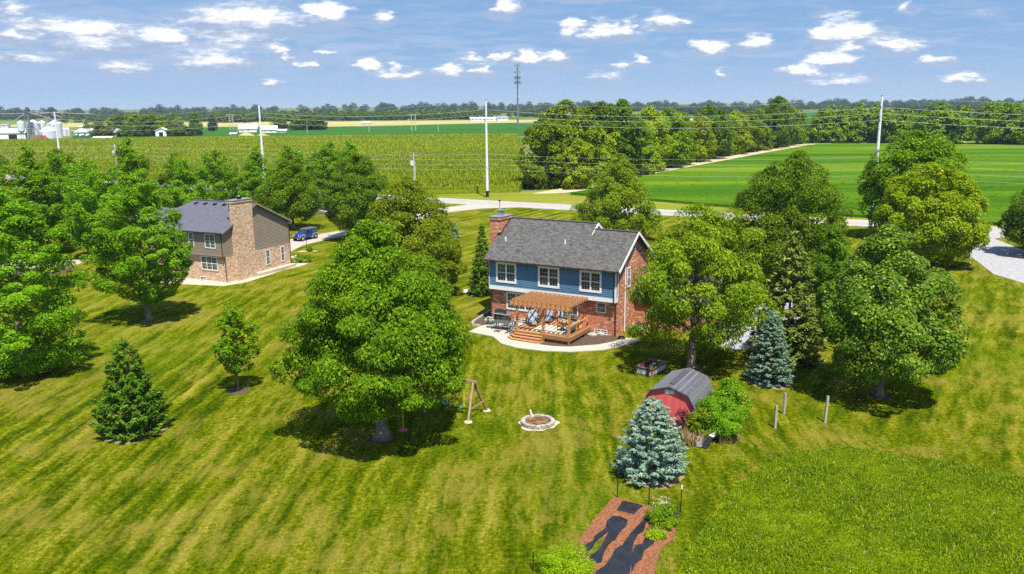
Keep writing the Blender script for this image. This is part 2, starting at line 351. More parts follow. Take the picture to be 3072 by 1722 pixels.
# ------------------------------------------------------------------ sky with fair-weather clouds, far outside everything
def sky_backdrop():
    RAD = 15000.0
    def dirc(x, y):
        d = ray(x, y); return math.atan2(d.x, d.y), d.z / math.hypot(d.x, d.y)
    CL = [(473, 770, 28, 94, .92), (770, 878, 20, 72, 1.25), (97, 352, 62, 105, .95), (344, 477, 78, 125, 1.05), (-20, 78, 12, 52, .7), (45, 160, 48, 78, .6), (-10, 92, 77, 114, .85), (129, 350, 105, 142, .68),
          (510, 668, 95, 125, .66), (-10, 142, 138, 160, .75), (236, 382, 166, 191, .72), (446, 640, 138, 184, .78), (677, 754, 115, 137, .9), (758, 794, 157, 174, .75), (714, 744, 140, 156, .8), (793, 830, 131, 145, .8),
          (1234, 1305, 9, 48, 1.05), (1366, 1570, -22, 7, .9), (940, 980, 37, 66, .8), (1395, 1449, 80, 99, .95), (1417, 1470, 54, 79, .95), (1470, 1608, 73, 108, 1.0), (1485, 1540, 52, 72, .7), (1560, 1602, 53, 74, .75), (1630, 1720, 44, 78, 1.1),
          (900, 964, 157, 181, 1.05), (980, 1016, 160, 176, .9), (1083, 1172, 168, 196, 1.0), (1155, 1215, 138, 158, .9), (1233, 1280, 136, 163, 1.0), (1292, 1368, 138, 165, 1.05), (1366, 1436, 136, 164, 1.1), (1590, 1635, 147, 171, 1.0), (1540, 1588, 159, 179, .9), (1736, 1830, 112, 140, 1.05), (944, 1070, 181, 202, .85), (1195, 1240, 168, 192, .85),
          (2045, 2206, 67, 116, 1.3), (2196, 2320, 106, 138, .95), (2028, 2150, 144, 172, 1.0), (1968, 2056, 169, 193, 1.0), (1855, 1946, 97, 129, 1.0), (2312, 2396, 146, 169, .9), (2355, 2476, 189, 214, .85), (2030, 2192, 196, 221, .75), (1798, 1841, 180, 200, .9), (2270, 2302, 11, 36, .7), (2078, 2160, 119, 141, .75), (2040, 2130, 26, 45, .45), (2430, 2510, 26, 44, .45), (1470, 1570, 188, 206, .7), (650, 715, 206, 224, .85), (460, 560, 150, 186, .7)]
    n, rows = 240, 2
    mb = MB(); z0, z1 = -900.0, RAD * .22
    for j in range(rows):
        for k in range(n + 1):
            a = R_(-75 + 150 * k / n); mb.v.append((RAD * math.sin(a), RAD * math.cos(a), z0 + (z1 - z0) * j))
    for k in range(n): mb.f.append((k, k + 1, n + 2 + k, n + 1 + k))
    t = NT('sky_clouds'); p = t.sep(t.P)
    az = t.math('ARCTAN2', p[0], p[1]); v = t.math('DIVIDE', t.math('SUBTRACT', p[2], H), RAD)
    base = t.comb(az, v)
    nz1 = t.noisec(t.map(base, (34, 95, 1)), 1, 5); nz2 = t.noisec(t.map(base, (160, 330, 1)), 1, 3)
    q = t.vm('MULTIPLY_ADD', t.vm('SUBTRACT', nz1, (.5, .5, .5)), (.062, .017, 0), base)
    q = t.vm('MULTIPLY_ADD', t.vm('SUBTRACT', nz2, (.5, .5, .5)), (.007, .0045, 0), q)
    qs = t.sep(q); q3 = t.comb(qs[0], qs[1], qs[1])
    acc = up = None
    for (x0, x1, y0, y1, b) in CL:
        xm, yb = (x0 + x1) / 2, y1 - .3 * (y1 - y0)
        a0, v0 = dirc(xm, yb); sa = abs(dirc(x1, yb)[0] - dirc(x0, yb)[0]) / 2 * 1.55; sv = abs(dirc(xm, y0)[1] - v0) * 1.8
        for lift in (0, 1):
            vv = v0 + lift * sv * .42
            d = t.vm('MULTIPLY_ADD', q3, (1 / sa, 1 / sv, -2.3 / sv), (-a0 / sa, -vv / sv, 2.3 * vv / sv))
            rr = t.vm('LENGTH', t.vm('MAXIMUM', d, (-1000, 0, 0)))
            m = t.math('MULTIPLY_ADD', rr, -b * (1 - .15 * lift), b)
            if lift: up = m if up is None else t.math('MAXIMUM', up, m)
            else: acc = m if acc is None else t.math('MAXIMUM', acc, m)
    wisp = t.noise(t.map(base, (14, 110, 1), 0, (3, 1, 0)), 1, 6, .62, .8); gate = t.rng(v, .012, .05, .0, 1.0)
    gate = t.math('MULTIPLY', gate, t.rng(v, .125, .07, .25, 1.0))
    left = t.rng(az, .15, -.45, .0, .17)
    wm = t.math('MULTIPLY', t.rng(t.math('ADD', wisp, left), .47, .72), t.math('MULTIPLY', gate, .8))
    dn = t.noise(t.map(base, (60, 190, 1)), 1, 6, .65)
    cm = t.rng(t.math('ADD', acc, t.math('MULTIPLY', t.math('SUBTRACT', dn, .5), .75)), -.16, .52, smooth=True)
    hi = t.rng(t.math('ADD', up, t.math('MULTIPLY', t.math('SUBTRACT', dn, .5), 1.1)), .12, .80, smooth=True)
    mask = t.math('MAXIMUM', t.math('MULTIPLY', cm, t.rng(hi, 0, 1, .62, .97)), wm)
    shade = t.mix(hi, (.25, .285, .37), (.64, .64, .64)); shade = t.mix(cm, (.25, .31, .43), shade)
    em = t.n('Emission', {0: shade, 1: 1.0}).outputs[0]; tr = t.n('BsdfTransparent').outputs[0]
    mat = t.done(t.n('MixShader', {0: mask, 1: tr, 2: em}).outputs[0]); mat.cycles.emission_sampling = 'NONE'
    tag(mb.build('sky', mat), kind='structure')
sky_backdrop()

# ------------------------------------------------------------------ ground, fields, roads
def sheet(name, poly, z, mat, kind='structure'):
    return tag(MB().sheet(poly, z).build(name, mat), kind=kind)
def ribbon(pts, wd):
    pts = [Vector((p[0], p[1])) for p in pts]; l, r = [], []
    for i, p in enumerate(pts):
        d = (pts[min(i + 1, len(pts) - 1)] - pts[max(i - 1, 0)]).normalized(); n = Vector((-d.y, d.x)) * wd / 2
        l.append(p + n); r.append(p - n)
    mb = MB(); k = len(pts)
    mb.v = [(q.x, q.y, 0) for q in l] + [(q.x, q.y, 0) for q in r]
    mb.f = [(i, k + i, k + i + 1, i + 1) for i in range(k - 1)]
    return mb
def raise_(mb, z): mb.v = [(a, b, z) for a, b, c in mb.v]; return mb
ry = lambda x: 179.5 - .547 * x
sheet('ground', [(-9000, -800), (9000, -800), (9000, 14000), (-9000, 14000)], -.06, MT['farmland'])
sheet('lawn', [(-190, -60), (190, -60), (190, ry(190) + 6), (40, ry(40) + 30), (-5, ry(-5) + 18), (-190, ry(-190) + 14)], 0, MT['lawn'])
RX = [-700, -300, -138, -64, 0, 70, 140, 300, 600]
tag(raise_(ribbon([(x, ry(x)) for x in RX], 9.6), .012).build('road_shoulder', MT['gravel']), kind='structure')
t_ = NT('asphalt'); c_ = t_.mix(t_.rng(t_.noise(t_.P, .5, 5, .7), .35, .7), (.29, .265, .235), (.38, .35, .31))
c_ = t_.mix(t_.rng(t_.noise(t_.map(t_.P, (.02, .6, 1), R_(28.7)), 1, 3), .5, .7), c_, (.24, .22, .20))
MT['road'] = t_.done(t_.pbsdf(c_, .9, .15))
tag(raise_(ribbon([(x, ry(x)) for x in RX], 7.0), .02).build('road', MT['road']), kind='structure')
for off, nm, mt in ((3.2, 'edge_line', 'white'), (-3.2, 'edge_line', 'white'), (0, 'centre_line', 'amber')):
    nx, ny = .48, .877
    tag(raise_(ribbon([(x + nx * off, ry(x) + ny * off) for x in RX], .16 if off else .12), .026).build(nm, MT[mt]), kind='structure')

rng0 = np.random.default_rng(5)
def quads_mesh(name, P, T, B):           # diamonds: centres, half long axes, half cross axes
    n = len(P); v = np.empty((n, 4, 3), np.float32)
    v[:, 0] = P - T; v[:, 1] = P + B; v[:, 2] = P + T; v[:, 3] = P - B
    me = bpy.data.meshes.new(name); me.vertices.add(4 * n); me.loops.add(4 * n); me.polygons.add(n)
    me.vertices.foreach_set('co', v.ravel()); me.loops.foreach_set('vertex_index', np.arange(4 * n, dtype=np.int32))
    me.polygons.foreach_set('loop_start', np.arange(0, 4 * n, 4, dtype=np.int32)); me.update(); return me
def inpoly(x, y, poly):
    r = np.zeros(len(x), bool); k = len(poly)
    for i in range(k):
        x0, y0 = poly[i]; x1, y1 = poly[(i + 1) % k]
        c = (y0 > y) != (y1 > y)
        r ^= c & (x < (x1 - x0) * (y - y0) / (y1 - y0 + 1e-12) + x0)
    return r
def blades(name, poly, n, hgt, wid, lean, mat, z0=0.0, dens=None, size=None, parent=None):
    xs, ys = [p[0] for p in poly], [p[1] for p in poly]; X = []; Y = []; got = 0
    while got < n:
        if dens == 'inv':
            y = 1 / rng0.uniform(1 / max(ys), 1 / min(ys), n); x = rng0.uniform(min(xs), max(xs), n)
        else: x = rng0.uniform(min(xs), max(xs), n); y = rng0.uniform(min(ys), max(ys), n)
        k = inpoly(x, y, poly); X.append(x[k]); Y.append(y[k]); got += k.sum()
    x = np.concatenate(X)[:n]; y = np.concatenate(Y)[:n]
    if name == 'tall_grass': cl_ = .75 + .3 * np.sin(x * 1.9 + 2 * np.sin(y * 1.3)) * np.sin(y * 2.3 + 1.5 * np.sin(x * 1.1)) + .25 * np.sin(x * .55 + y * .4)
    else: cl_ = 1.0
    k = (y / min(ys)) if dens == 'inv' else np.ones(n)
    h = hgt * rng0.uniform(.5, 1.25, n) * cl_; a = rng0.uniform(0, 2 * PI, n)
    T = np.stack([np.cos(a) * lean * rng0.uniform(0, 1, n), np.sin(a) * lean * rng0.uniform(0, 1, n), np.ones(n)], 1); T /= np.linalg.norm(T, axis=1)[:, None]; T *= (h / 2)[:, None]
    b = a + PI / 2 + rng0.uniform(-.6, .6, n); wv = wid * rng0.uniform(.6, 1.4, n) * np.sqrt(k) / 2
    B = np.stack([np.cos(b) * wv, np.sin(b) * wv, np.zeros(n)], 1)
    P = np.stack([x, y, z0 + T[:, 2]], 1)
    return link(name, quads_mesh(name, P, T, B), mat, parent)

CORN = [(-520, ry(-520) + 13), (-190, ry(-190) + 12), (-64, ry(-64) + 11), (-20, 200.5), (2, 203), (5, 230), (6, 420), (4, 575), (-180, 578), (-330, 560), (-470, 590)]
cf = MB().prism(CORN, 0, 1.75).build('corn_field', MT['corn_top']); tag(cf, kind='stuff')
cb = blades('corn_leaves', CORN, 190000, 1.3, .30, .9, MT['corn_leaf'], 1.05, 'inv', parent=cf); tag(cb, kind='stuff')
SOY = [(14, 197), (31, 182), (58, 156), (83, 141), (140, 110), (330, 8), (440, 300), (226, 371), (198, 410), (160, 419), (150, 414), (97, 333), (38, 241), (22, 208)]
so_ = tag(MB().prism(SOY, 0, .55).build('soybean_field', MT['soy']), kind='stuff')
tag(blades('soybean_leaves', SOY, 60000, .5, .5, 1.2, L['vine'] if False else leafmat('leaf_soy', (.026, .080, .004), (.06, .130, .007), (.14, .21, .015), .3, .1, .05), .12, 'inv', parent=so_), kind='stuff')
sheet('dirt_track', [(5, 200), (13, 201), (22, 211), (36, 243), (95, 336), (147, 417), (170, 428), (166, 433), (142, 420), (90, 339), (32, 247)], .03, vary('dirt', (.36, .29, .17), (.48, .40, .26), .15, .95, .1))
sheet('verge', [(5, ry(5) + 4.5), (90, ry(90) + 4.5), (83, 140.5), (58, 155.5), (31, 181.5), (14, 196.5), (8, 205), (0, 203), (-22, 200.5), (-22, ry(-22) + 4.5)], .02, MT['verge'])
sheet('soybean_strip', [(-330, 640), (-200, 585), (7, 578), (90, 640), (260, 980), (10, 985), (-180, 872), (-330, 930)], .1, MT['soy_far'])
sheet('wheat_stubble', [(-700, 1060), (-185, 880), (10, 992), (280, 990), (300, 1130), (-210, 1180), (-700, 1300)], .12, MT['tan_field'])
sheet('soybean_plain', [(60, 700), (1400, 900), (1500, 1900), (300, 1700)], .08, MT['soy_far'])
sheet('wheat_plain', [(-900, 900), (-420, 720), (-420, 840), (-900, 1050)], .1, MT['tan_field'])
MED0 = [(5, 28), (8.2, 36.2), (11.9, 42.5), (16.2, 47.2), (20.3, 48.4), (24.3, 46.8), (29.5, 43.5), (34, 38), (34, 28)]
MEADOW = []
for i_ in range(len(MED0)):
    a_, b_ = MED0[i_], MED0[(i_ + 1) % len(MED0)]
    for k_ in range(14): f_ = k_ / 14; MEADOW.append((a_[0] + (b_[0] - a_[0]) * f_ + .28 * math.sin(k_ * 2.3 + i_ * 1.7) + .15 * math.sin(k_ * 5.1), a_[1] + (b_[1] - a_[1]) * f_ + .28 * math.cos(k_ * 1.9 + i_ * 2.1) + .15 * math.sin(k_ * 4.3 + 1)))
tag(MB().sheet(MED0, .012).build('meadow_ground', vary('meadow_soil', (.05, .085, .001), (.15, .19, .003), .8, 1.0, .0, bump=.6)), kind='structure')
mg_ = tag(blades('tall_grass', MEADOW, 90000, .26, .055, 1.6, MT['meadow'], .01), kind='stuff')
MEDX = [(p[0] * 1.0 + (.9 if p[0] > 20 else -.9) * (1 if p[1] < 46 else .2), p[1] + (1.1 if p[1] > 41 else .2)) for p in MEADOW]
tag(blades('grass_fringe', MEDX, 16000, .16, .05, 1.5, MT['meadow'], .0, parent=mg_), kind='stuff'); tag(blades('seed_heads', MEADOW, 2600, .10, .035, .5, leafmat('seed_head', (.26, .20, .06), (.40, .33, .12), (.6, .58, .4), .2), .2, parent=mg_), kind='stuff')
# ------------------------------------------------------------------ trees
def unit(a): return a / np.maximum(np.linalg.norm(a, axis=-1, keepdims=True), 1e-9)
def crown(name, seed, h0, h1, wd, prof, ncl=140, per=220, cs=.95, leaf=.30, el=1.0, upb=.35, flat=.75, hang=0.0, jag=.12, depth=.55, core=.08, asp=.5, off=(0, 0)):
    if leaf < .6 and ncl > 60: per = int(per * 1.55); leaf *= .80
    g = np.random.default_rng(seed); pt = np.array([p[0] for p in prof]); pr = np.array([p[1] for p in prof])
    tt = np.linspace(0, 1, 200); cdf = np.cumsum(np.interp(tt, pt, pr) ** 1.3 + .03); cdf /= cdf[-1]
    t = np.interp((np.arange(ncl) + g.uniform(0, 1, ncl)) / ncl, cdf, tt); th = g.permutation(ncl) * 2.39996 + g.uniform(-.5, .5, ncl)
    ph = g.uniform(0, 2 * PI, 4)
    lob = 1 + jag * (np.sin(3 * th + 4 * t + ph[0]) * .5 + np.sin(5 * th - 7 * t + ph[1]) * .5 + np.sin(2 * th + 11 * t + ph[2]) * .4) + g.normal(0, jag * .45, ncl)
    R = wd / 2 * np.interp(t, pt, pr) * lob
    csz = cs * g.uniform(.65, 1.35, ncl) * (.55 + .45 * np.minimum(1, R / (wd * .25)))
    rad = np.maximum(0, R - csz * .55) * np.sqrt(g.uniform(depth, 1, ncl))
    C = np.stack([rad * np.cos(th), rad * np.sin(th), h0 + t * (h1 - h0)], 1)
    ax0 = np.array([0, 0, h0 + (h1 - h0) * .3]); out = unit((C - ax0) * np.array([1, 1, .8]))
    axd = unit(np.stack([np.cos(th), np.sin(th), np.full(ncl, upb) + t * .7], 1))
    ci = np.repeat(np.arange(ncl), per); n = len(ci)
    d = unit(unit(g.normal(0, 1, (n, 3))) + .55 * out[ci] + np.array([0, 0, .3])); rr = g.uniform(.72, 1.05, n) ** 1.0
    p = d * (csz[ci] * rr)[:, None]; p[:, 2] *= flat
    if el != 1.0: p += axd[ci] * ((p * axd[ci]).sum(1) * (el - 1))[:, None]
    p = p + C[ci]
    nrm = unit(d * .55 + out[ci] * .3 + np.array([0, 0, .4]) + g.normal(0, .42, (n, 3)))
    nc = int(n * core)
    if nc:
        tc = np.interp(g.uniform(0, 1, nc), cdf, tt); ac = g.uniform(0, 2 * PI, nc); rc = wd / 2 * np.interp(tc, pt, pr) * g.uniform(.1, .72, nc)
        p = np.concatenate([p, np.stack([rc * np.cos(ac), rc * np.sin(ac), h0 + tc * (h1 - h0)], 1)]); nrm = np.concatenate([nrm, unit(g.normal(0, 1, (nc, 3)))])
        ci = np.concatenate([ci, np.zeros(nc, int)])
    N = len(p); r0 = g.normal(0, 1, (N, 3))
    if hang: r0 = r0 * (1 - hang) + np.array([0, 0, -1.6]) * hang
    elif el != 1.0: r0 = r0 * .5 + axd[ci] * 1.0
    T = unit(r0 - nrm * (r0 * nrm).sum(1)[:, None]); B = np.cross(nrm, T)
    s = leaf * g.uniform(.6, 1.3, N) / 2
    if nc: s[n:] *= 1.9
    p += np.array([off[0], off[1], 0])
    return quads_mesh(name, p, T * s[:, None], B * (s * asp)[:, None])

def trunk_mesh(name, seed, ht, r, limbs=8, h0=2.0, reach=3.0, flare=1.6, lean=.0):
    g = random.Random(seed); mb = MB(); pts = []; rad = []
    for i in range(9):
        f = i / 8; pts.append((lean * f * ht + g.uniform(-.06, .06) * f * 2, g.uniform(-.06, .06) * f * 2, ht * f)); rad.append(r * (flare if i == 0 else 1 - .85 * f))
    pts.insert(1, (0, 0, .35)); rad.insert(1, r * 1.05); mb.tube(pts, rad, 10)
    for k in range(limbs):
        f = (h0 + (ht * .8 - h0) * k / max(1, limbs - 1)) / ht; a = k * 2.4 + g.uniform(-.4, .4); L_ = reach * (1.05 - .6 * f) * g.uniform(.8, 1.1); rb = r * (1 - .85 * f) * .55
        p0 = Vector((lean * f * ht, 0, f * ht)); d = Vector((math.cos(a), math.sin(a), .55))
        p = [p0, p0 + d * L_ * .35, p0 + d * L_ * .7 + Vector((0, 0, .15 * L_)), p0 + d * L_ + Vector((0, 0, .35 * L_))]
        mb.tube(p, [rb, rb * .75, rb * .45, rb * .15], 6)
    return mb.mesh(name, True)

def conifer(name, seed, h, wd, levels=24, nb=15, z0=.02, droop=-.12, tipup=.25, needle=.16, power=.85, gap=.0, dens=1.0, fluff=.10):
    g = np.random.default_rng(seed); P = []; T = []; B = []
    for i in range(levels):
        f = z0 + (1 - z0) * (i / levels) ** .92; z = h * f
        L0 = wd / 2 * max(.03, (1 - f)) ** power * (1 if f > .14 else .86 + f)
        n_b = max(5, int(nb * (.45 + .55 * (1 - f))))
        for k in range(n_b):
            if gap and g.uniform() < gap: continue
            a = 2 * PI * (k + (i % 2) * .5) / n_b + g.uniform(-.25, .25); Lb = L0 * g.uniform(.74, 1.12); zz = z + g.uniform(-.3, .3) * h / levels
            do = np.array([math.cos(a), math.sin(a), 0]); si = np.array([-math.sin(a), math.cos(a), 0])
            nt = max(4, int(Lb / .085 * dens))
            s = g.uniform(.12 if Lb < .6 else .3, 1.0, nt) ** .8; side = g.choice([-1, 1], nt)
            up_ = droop * Lb * s + tipup * Lb * s ** 3
            tw = (.20 + .34 * Lb * (1.05 - s)) * g.uniform(.5, 1.1, nt)
            base = do[None] * (Lb * s)[:, None] + np.array([0, 0, 1])[None] * (zz + up_)[:, None]
            dirn = unit(do[None] * g.uniform(.5, 1.1, nt)[:, None] + si[None] * (side * g.uniform(.35, 1.0, nt))[:, None] + np.array([0, 0, 1])[None] * g.normal(.12, .22, nt)[:, None])
            for rep in range(2):
                fr = g.uniform(.1, .6, nt); c = base + dirn * (tw * fr)[:, None] + g.normal(0, fluff * .35, (nt, 3))
                l = needle * g.uniform(.7, 1.4, nt)
                nn = unit(g.normal(0, .55, (nt, 3)) + np.array([0, 0, 1.0]) + do * .35); Tv = unit(dirn - nn * (dirn * nn).sum(1)[:, None])
                P.append(c); T.append(Tv * l[:, None]); B.append(np.cross(nn, Tv) * (l * .30)[:, None])
        if f > .9: pass
    k = 14; P.append(np.stack([g.normal(0, .03, k), g.normal(0, .03, k), h * (.95 + .06 * g.uniform(0, 1, k))], 1)); T.append(np.tile([0, 0, needle * .9], (k, 1)) + g.normal(0, .03, (k, 3))); B.append(unit(g.normal(0, 1, (k, 3)) * [1, 1, 0]) * needle * .25)
    return quads_mesh(name, np.concatenate(P), np.concatenate(T), np.concatenate(B))

EGG = [(0, .35), (.06, .72), (.16, .96), (.28, 1.0), (.45, .90), (.65, .68), (.82, .44), (.94, .22), (1, .06)]
PYR = [(0, .25), (.08, .8), (.2, 1.0), (.4, .84), (.6, .62), (.8, .36), (.93, .17), (1, .04)]
OVAL = [(0, .25), (.1, .68), (.25, .93), (.45, 1.0), (.62, .92), (.78, .72), (.9, .45), (1, .12)]
ROUND = [(0, .35), (.1, .75), (.28, .98), (.5, 1.0), (.7, .86), (.86, .58), (.96, .3), (1, .1)]
VASE = [(0, .15), (.15, .5), (.35, .85), (.55, 1.0), (.75, .9), (.9, .6), (1, .2)]
def tree(kind, label, cat, xy, crown_me, leaf, trunk_me=None, rz=0, group=None, bark='bark', s=1.0):
    o = thing(kind, label, cat, (xy[0], xy[1], 0), rz, group)
    link('crown', crown_me, leaf, o)
    if trunk_me: link('trunk', trunk_me, MT[bark], o)
    if s != 1.0: o.scale = (s, s, s)
    return o
# the big specimen trees round the two houses
tree('shade_tree', 'largest tree, dense egg-shaped crown on a thick pale trunk beside the wooden swing frame', 'tree', (-8.5, 50.6),
     crown('crown_pear', 11, 2.95, 13.9, 11.3, [(0, .55), (.05, .86), (.13, .98), (.27, 1.0), (.42, .92), (.6, .73), (.78, .50), (.92, .27), (1, .08)], 210, 290, 1.12, .29, 1.15, .1, .62, .55, .12, .6, .03, .42), L['pear'], trunk_mesh('trunk_big', 3, 8.5, .42, 9, 2.4, 3.4, 1.75))
tree('shade_tree', 'dense dark pyramidal tree standing directly behind the largest tree', 'tree', (-11.4, 92.5),
     crown('crown_back', 12, 1.2, 13.1, 11.8, [(0, .5), (.08, .85), (.2, 1), (.4, .93), (.6, .76), (.8, .52), (.93, .27), (1, .08)], 170, 190, 1.2, .36, 1, .2, .7, .5, .1, .6, .06, .45), L['loose'], trunk_mesh('trunk_b', 4, 8, .3, 6, 2, 3))
tree('shade_tree', 'rounded dark green tree behind the pyramidal tree, beside the concrete driveway', 'tree', (-24.4, 132),
     crown('crown_c', 13, 1.0, 13.5, 10.8, OVAL, 120, 150, 1.25, .42, 1, .2, .75, .45, .12, .55, .06, .45), L['pear_dark'], trunk_mesh('trunk_c', 5, 9, .28, 6, 2, 3))
tree('shade_tree', 'tree with a forked trunk over the lawn behind the blue off-road car', 'tree', (-38.1, 144.5),
     crown('crown_d', 14, 2.0, 14.0, 10.6, PYR, 120, 150, 1.25, .42, 1, .2, .75, .4, .14, .55, .06, .45), L['pear'], trunk_mesh('trunk_d', 6, 9, .30, 7, 2.2, 3))
tree('shade_tree', 'yellow-tinged tree between the blue house roof ridge and the road', 'tree', (16.8, 131),
     crown('crown_e', 15, .6, 13.2, 12.6, [(0, .6), (.1, .95), (.22, 1), (.4, .86), (.6, .68), (.8, .42), (.93, .2), (1, .06)], 130, 150, 1.3, .42, 1, .2, .75, .45, .14, .55, .06, .45), L['loose'], trunk_mesh('trunk_e', 7, 8, .3, 6, 2, 3))
tree('shade_tree', 'tall dark broad tree behind the spruces right of the blue house', 'tree', (30.9, 91.5),
     crown('crown_f', 16, .8, 15.3, 13.0, [(0, .5), (.12, .85), (.3, 1), (.5, .95), (.68, .84), (.84, .6), (.95, .32), (1, .1)], 190, 180, 1.3, .38, 1, .2, .75, .45, .11, .58, .06, .45), L['pear_dark'], trunk_mesh('trunk_f', 8, 9, .35, 7, 2, 3.4))
t10 = tree('shade_tree', 'spreading tree at the blue house corner with bare dead branches and climbing holds', 'tree', (14.4, 64.2),
     crown('crown_g', 17, 2.7, 13.2, 10.6, [(0, .45), (.08, .85), (.2, 1), (.4, 1), (.6, .88), (.78, .66), (.9, .42), (1, .18)], 150, 220, 1.1, .31, 1.1, .15, .7, .6, .24, .40, .02, .45, (.5, .3)), L['loose'], trunk_mesh('trunk_g', 9, 9.5, .36, 12, 2.6, 4.6, 1.7))
g_ = random.Random(8); mb = MB()
for k in range(26):
    a = g_.uniform(3.6, 5.6); z = g_.uniform(3.2, 7.5); p0 = Vector((0, 0, z)); d = Vector((math.cos(a) * g_.uniform(.5, 1), math.sin(a), g_.uniform(.0, .7))); l = g_.uniform(1.8, 3.6)
    mb.tube([p0, p0 + d * l * .5, p0 + d * l + Vector((g_.uniform(-.5, .5), g_.uniform(-.5, .5), .3))], [.07, .045, .012], 5)
    for q in range(4):
        e = p0 + d * l * g_.uniform(.4, 1); mb.tube([e, e + Vector((g_.uniform(-.7, .7), g_.uniform(-.7, .3), g_.uniform(-.2, .7)))], [.025, .006], 4)
tag(mb.build('dead_branches', MT['bark_dead'], t10), 'bare grey dead branches')
for z, c, dx in ((1.2, 'red_metal', -.1), (1.5, 'amber', .1), (1.9, 'teal', -.02), (2.5, 'car_blue', .05)): MB().ball((dx, -.36 + .03 * z, z), .09, 8, 5).build('climbing_hold', MT[c], t10)
tree('oak_tree', 'loose glossy-leaved tree on a pale grey trunk at the right, behind the tallest wooden post', 'tree', (26.6, 57.4),
     crown('crown_h', 18, 2.2, 12.6, 10.6, [(0, .4), (.1, .85), (.2, 1), (.38, .95), (.56, .78), (.75, .5), (.9, .26), (1, .08)], 150, 190, 1.0, .30, 1, .2, .75, .2, .16, .45, .03, .6), L['oak'], trunk_mesh('trunk_h', 10, 9, .27, 10, 2.3, 3.6))
tree('maple_tree', 'bright yellow-green round tree beside the flagpole', 'tree', (54.0, 106.5),
     crown('crown_i', 19, .9, 12.9, 13.2, ROUND, 150, 190, 1.2, .42, 1, .3, .85, .1, .09, .6, .06, .6), L['gold'], trunk_mesh('trunk_i', 11, 8, .3, 6, 2, 3))
tree('maple_tree', 'big dark green tree rising behind the yellow-green round tree', 'tree', (62.2, 127.5),
     crown('crown_j', 20, 1.0, 16.2, 16.0, [(0, .45), (.12, .8), (.3, 1), (.5, .95), (.7, .8), (.86, .55), (.96, .28), (1, .1)], 170, 170, 1.6, .5, 1, .3, .8, .1, .16, .55, .06, .6), L['maple'], trunk_mesh('trunk_j', 12, 10, .4, 6, 2, 4))
tree('maple_tree', 'dark tree cut by the right edge of the photo above the gravel drive', 'tree', (72.5, 112.5),
     crown('crown_k', 21, 1.2, 9.4, 10.0, ROUND, 80, 150, 1.2, .42, 1, .3, .8, .1, .16, .55, .06, .6), L['wild_dark'], trunk_mesh('trunk_k', 13, 6, .25, 5, 1.6, 2.6))
tree('maple_tree', 'bright feathery maple with a pale lower trunk left of the taupe house', 'tree', (-36.7, 81.6),
     crown('crown_l', 22, 2.0, 14.7, 9.2, [(0, .3), (.08, .7), (.2, .98), (.38, 1), (.55, .9), (.72, .68), (.87, .42), (1, .1)], 165, 190, .8, .34, 1.7, .45, .6, 0, .2, .4, .03, .42), L['maple'], trunk_mesh('trunk_l', 14, 11, .30, 12, 2.2, 4.0, 1.8))
tree('maple_tree', 'large bright maple cut by the left edge, foliage down to the grass', 'tree', (-39.6, 64.6),
     crown('crown_m', 23, .8, 15.2, 9.8, [(0, .55), (.08, .85), (.2, 1), (.4, .95), (.6, .82), (.78, .6), (.9, .36), (1, .1)], 175, 200, .85, .33, 1.6, .4, .6, 0, .2, .42, .03, .42), L['maple'], trunk_mesh('trunk_m', 15, 11, .33, 12, 1.8, 4.0))
MAP = [crown('crown_maple_a', 31, 1.0, 13.5, 8.0, [(0, .35), (.1, .8), (.22, 1), (.42, .92), (.6, .74), (.78, .5), (.9, .3), (1, .08)], 100, 120, .85, .46, 1.6, .6, .75, 0, .15, .45, .06, .42),
       crown('crown_maple_b', 32, 1.0, 13.5, 8.4, OVAL, 100, 120, .9, .46, 1.7, .6, .75, 0, .16, .45, .06, .42),
       crown('crown_maple_c', 33, 1.0, 13.5, 8.6, EGG, 100, 120, .95, .46, 1.5, .55, .75, 0, .18, .45, .06, .42)]
MTR = trunk_mesh('trunk_maple', 16, 9, .2, 6, 2, 2.4)
ROW = [((-33.2, 173.5), 1.02, 0, 'slim pointed maple behind the tree by the driveway, right end of the back row'), ((-37.7, 172.8), 1.0, 1, 'slim upright maple with its trunk showing against the driveway, right of the back row'),
       ((-44, 168), 1.0, 2, 'narrow maple in the back row, left of the slim upright one'), ((-51, 168.5), .95, 0, 'maple in the back row right of the second tall pole'), ((-58.2, 166), .94, 1, 'maple in the back row just left of the second tall pole'),
       ((-65.6, 163.5), .93, 2, 'broad maple in the back row, second left of the tall pole'), ((-70.2, 155), 1.12, 0, 'tallest pointed maple of the back row, above the feathery maple'), ((-75, 139), 1.02, 1, 'maple behind the feathery maple, in front of the wooden utility pole'),
       ((-67, 131.5), 1.0, 2, 'maple just left of the feathery maple, on the second rank'), ((-69.5, 121.5), 1.12, 0, 'maple over the left driveway end, above the edge maple'), ((-80, 150), 1.05, 2, 'maple below the first tall pole, in the far left clump'),
       ((-75, 113), 1.22, 1, 'dark maple in the upper left corner of the left clump'), ((-86, 139), 1.1, 0, 'maple at the left picture edge, behind the clump'), ((-59, 118), .93, 1, 'shorter maple tucked behind the taupe house and the feathery maple'), ((-56.5, 146), .9, 2, 'maple behind the left end of the taupe house roof'), ((-47, 152), .8, 0, 'low maple behind the brick chimney of the taupe house')]
for i, (xy, s, k, lab) in enumerate(ROW): tree('maple_tree', lab, 'tree', xy, MAP[k], L['maple'], MTR, i * 1.7, 'maples in rows behind the taupe house', s=s)
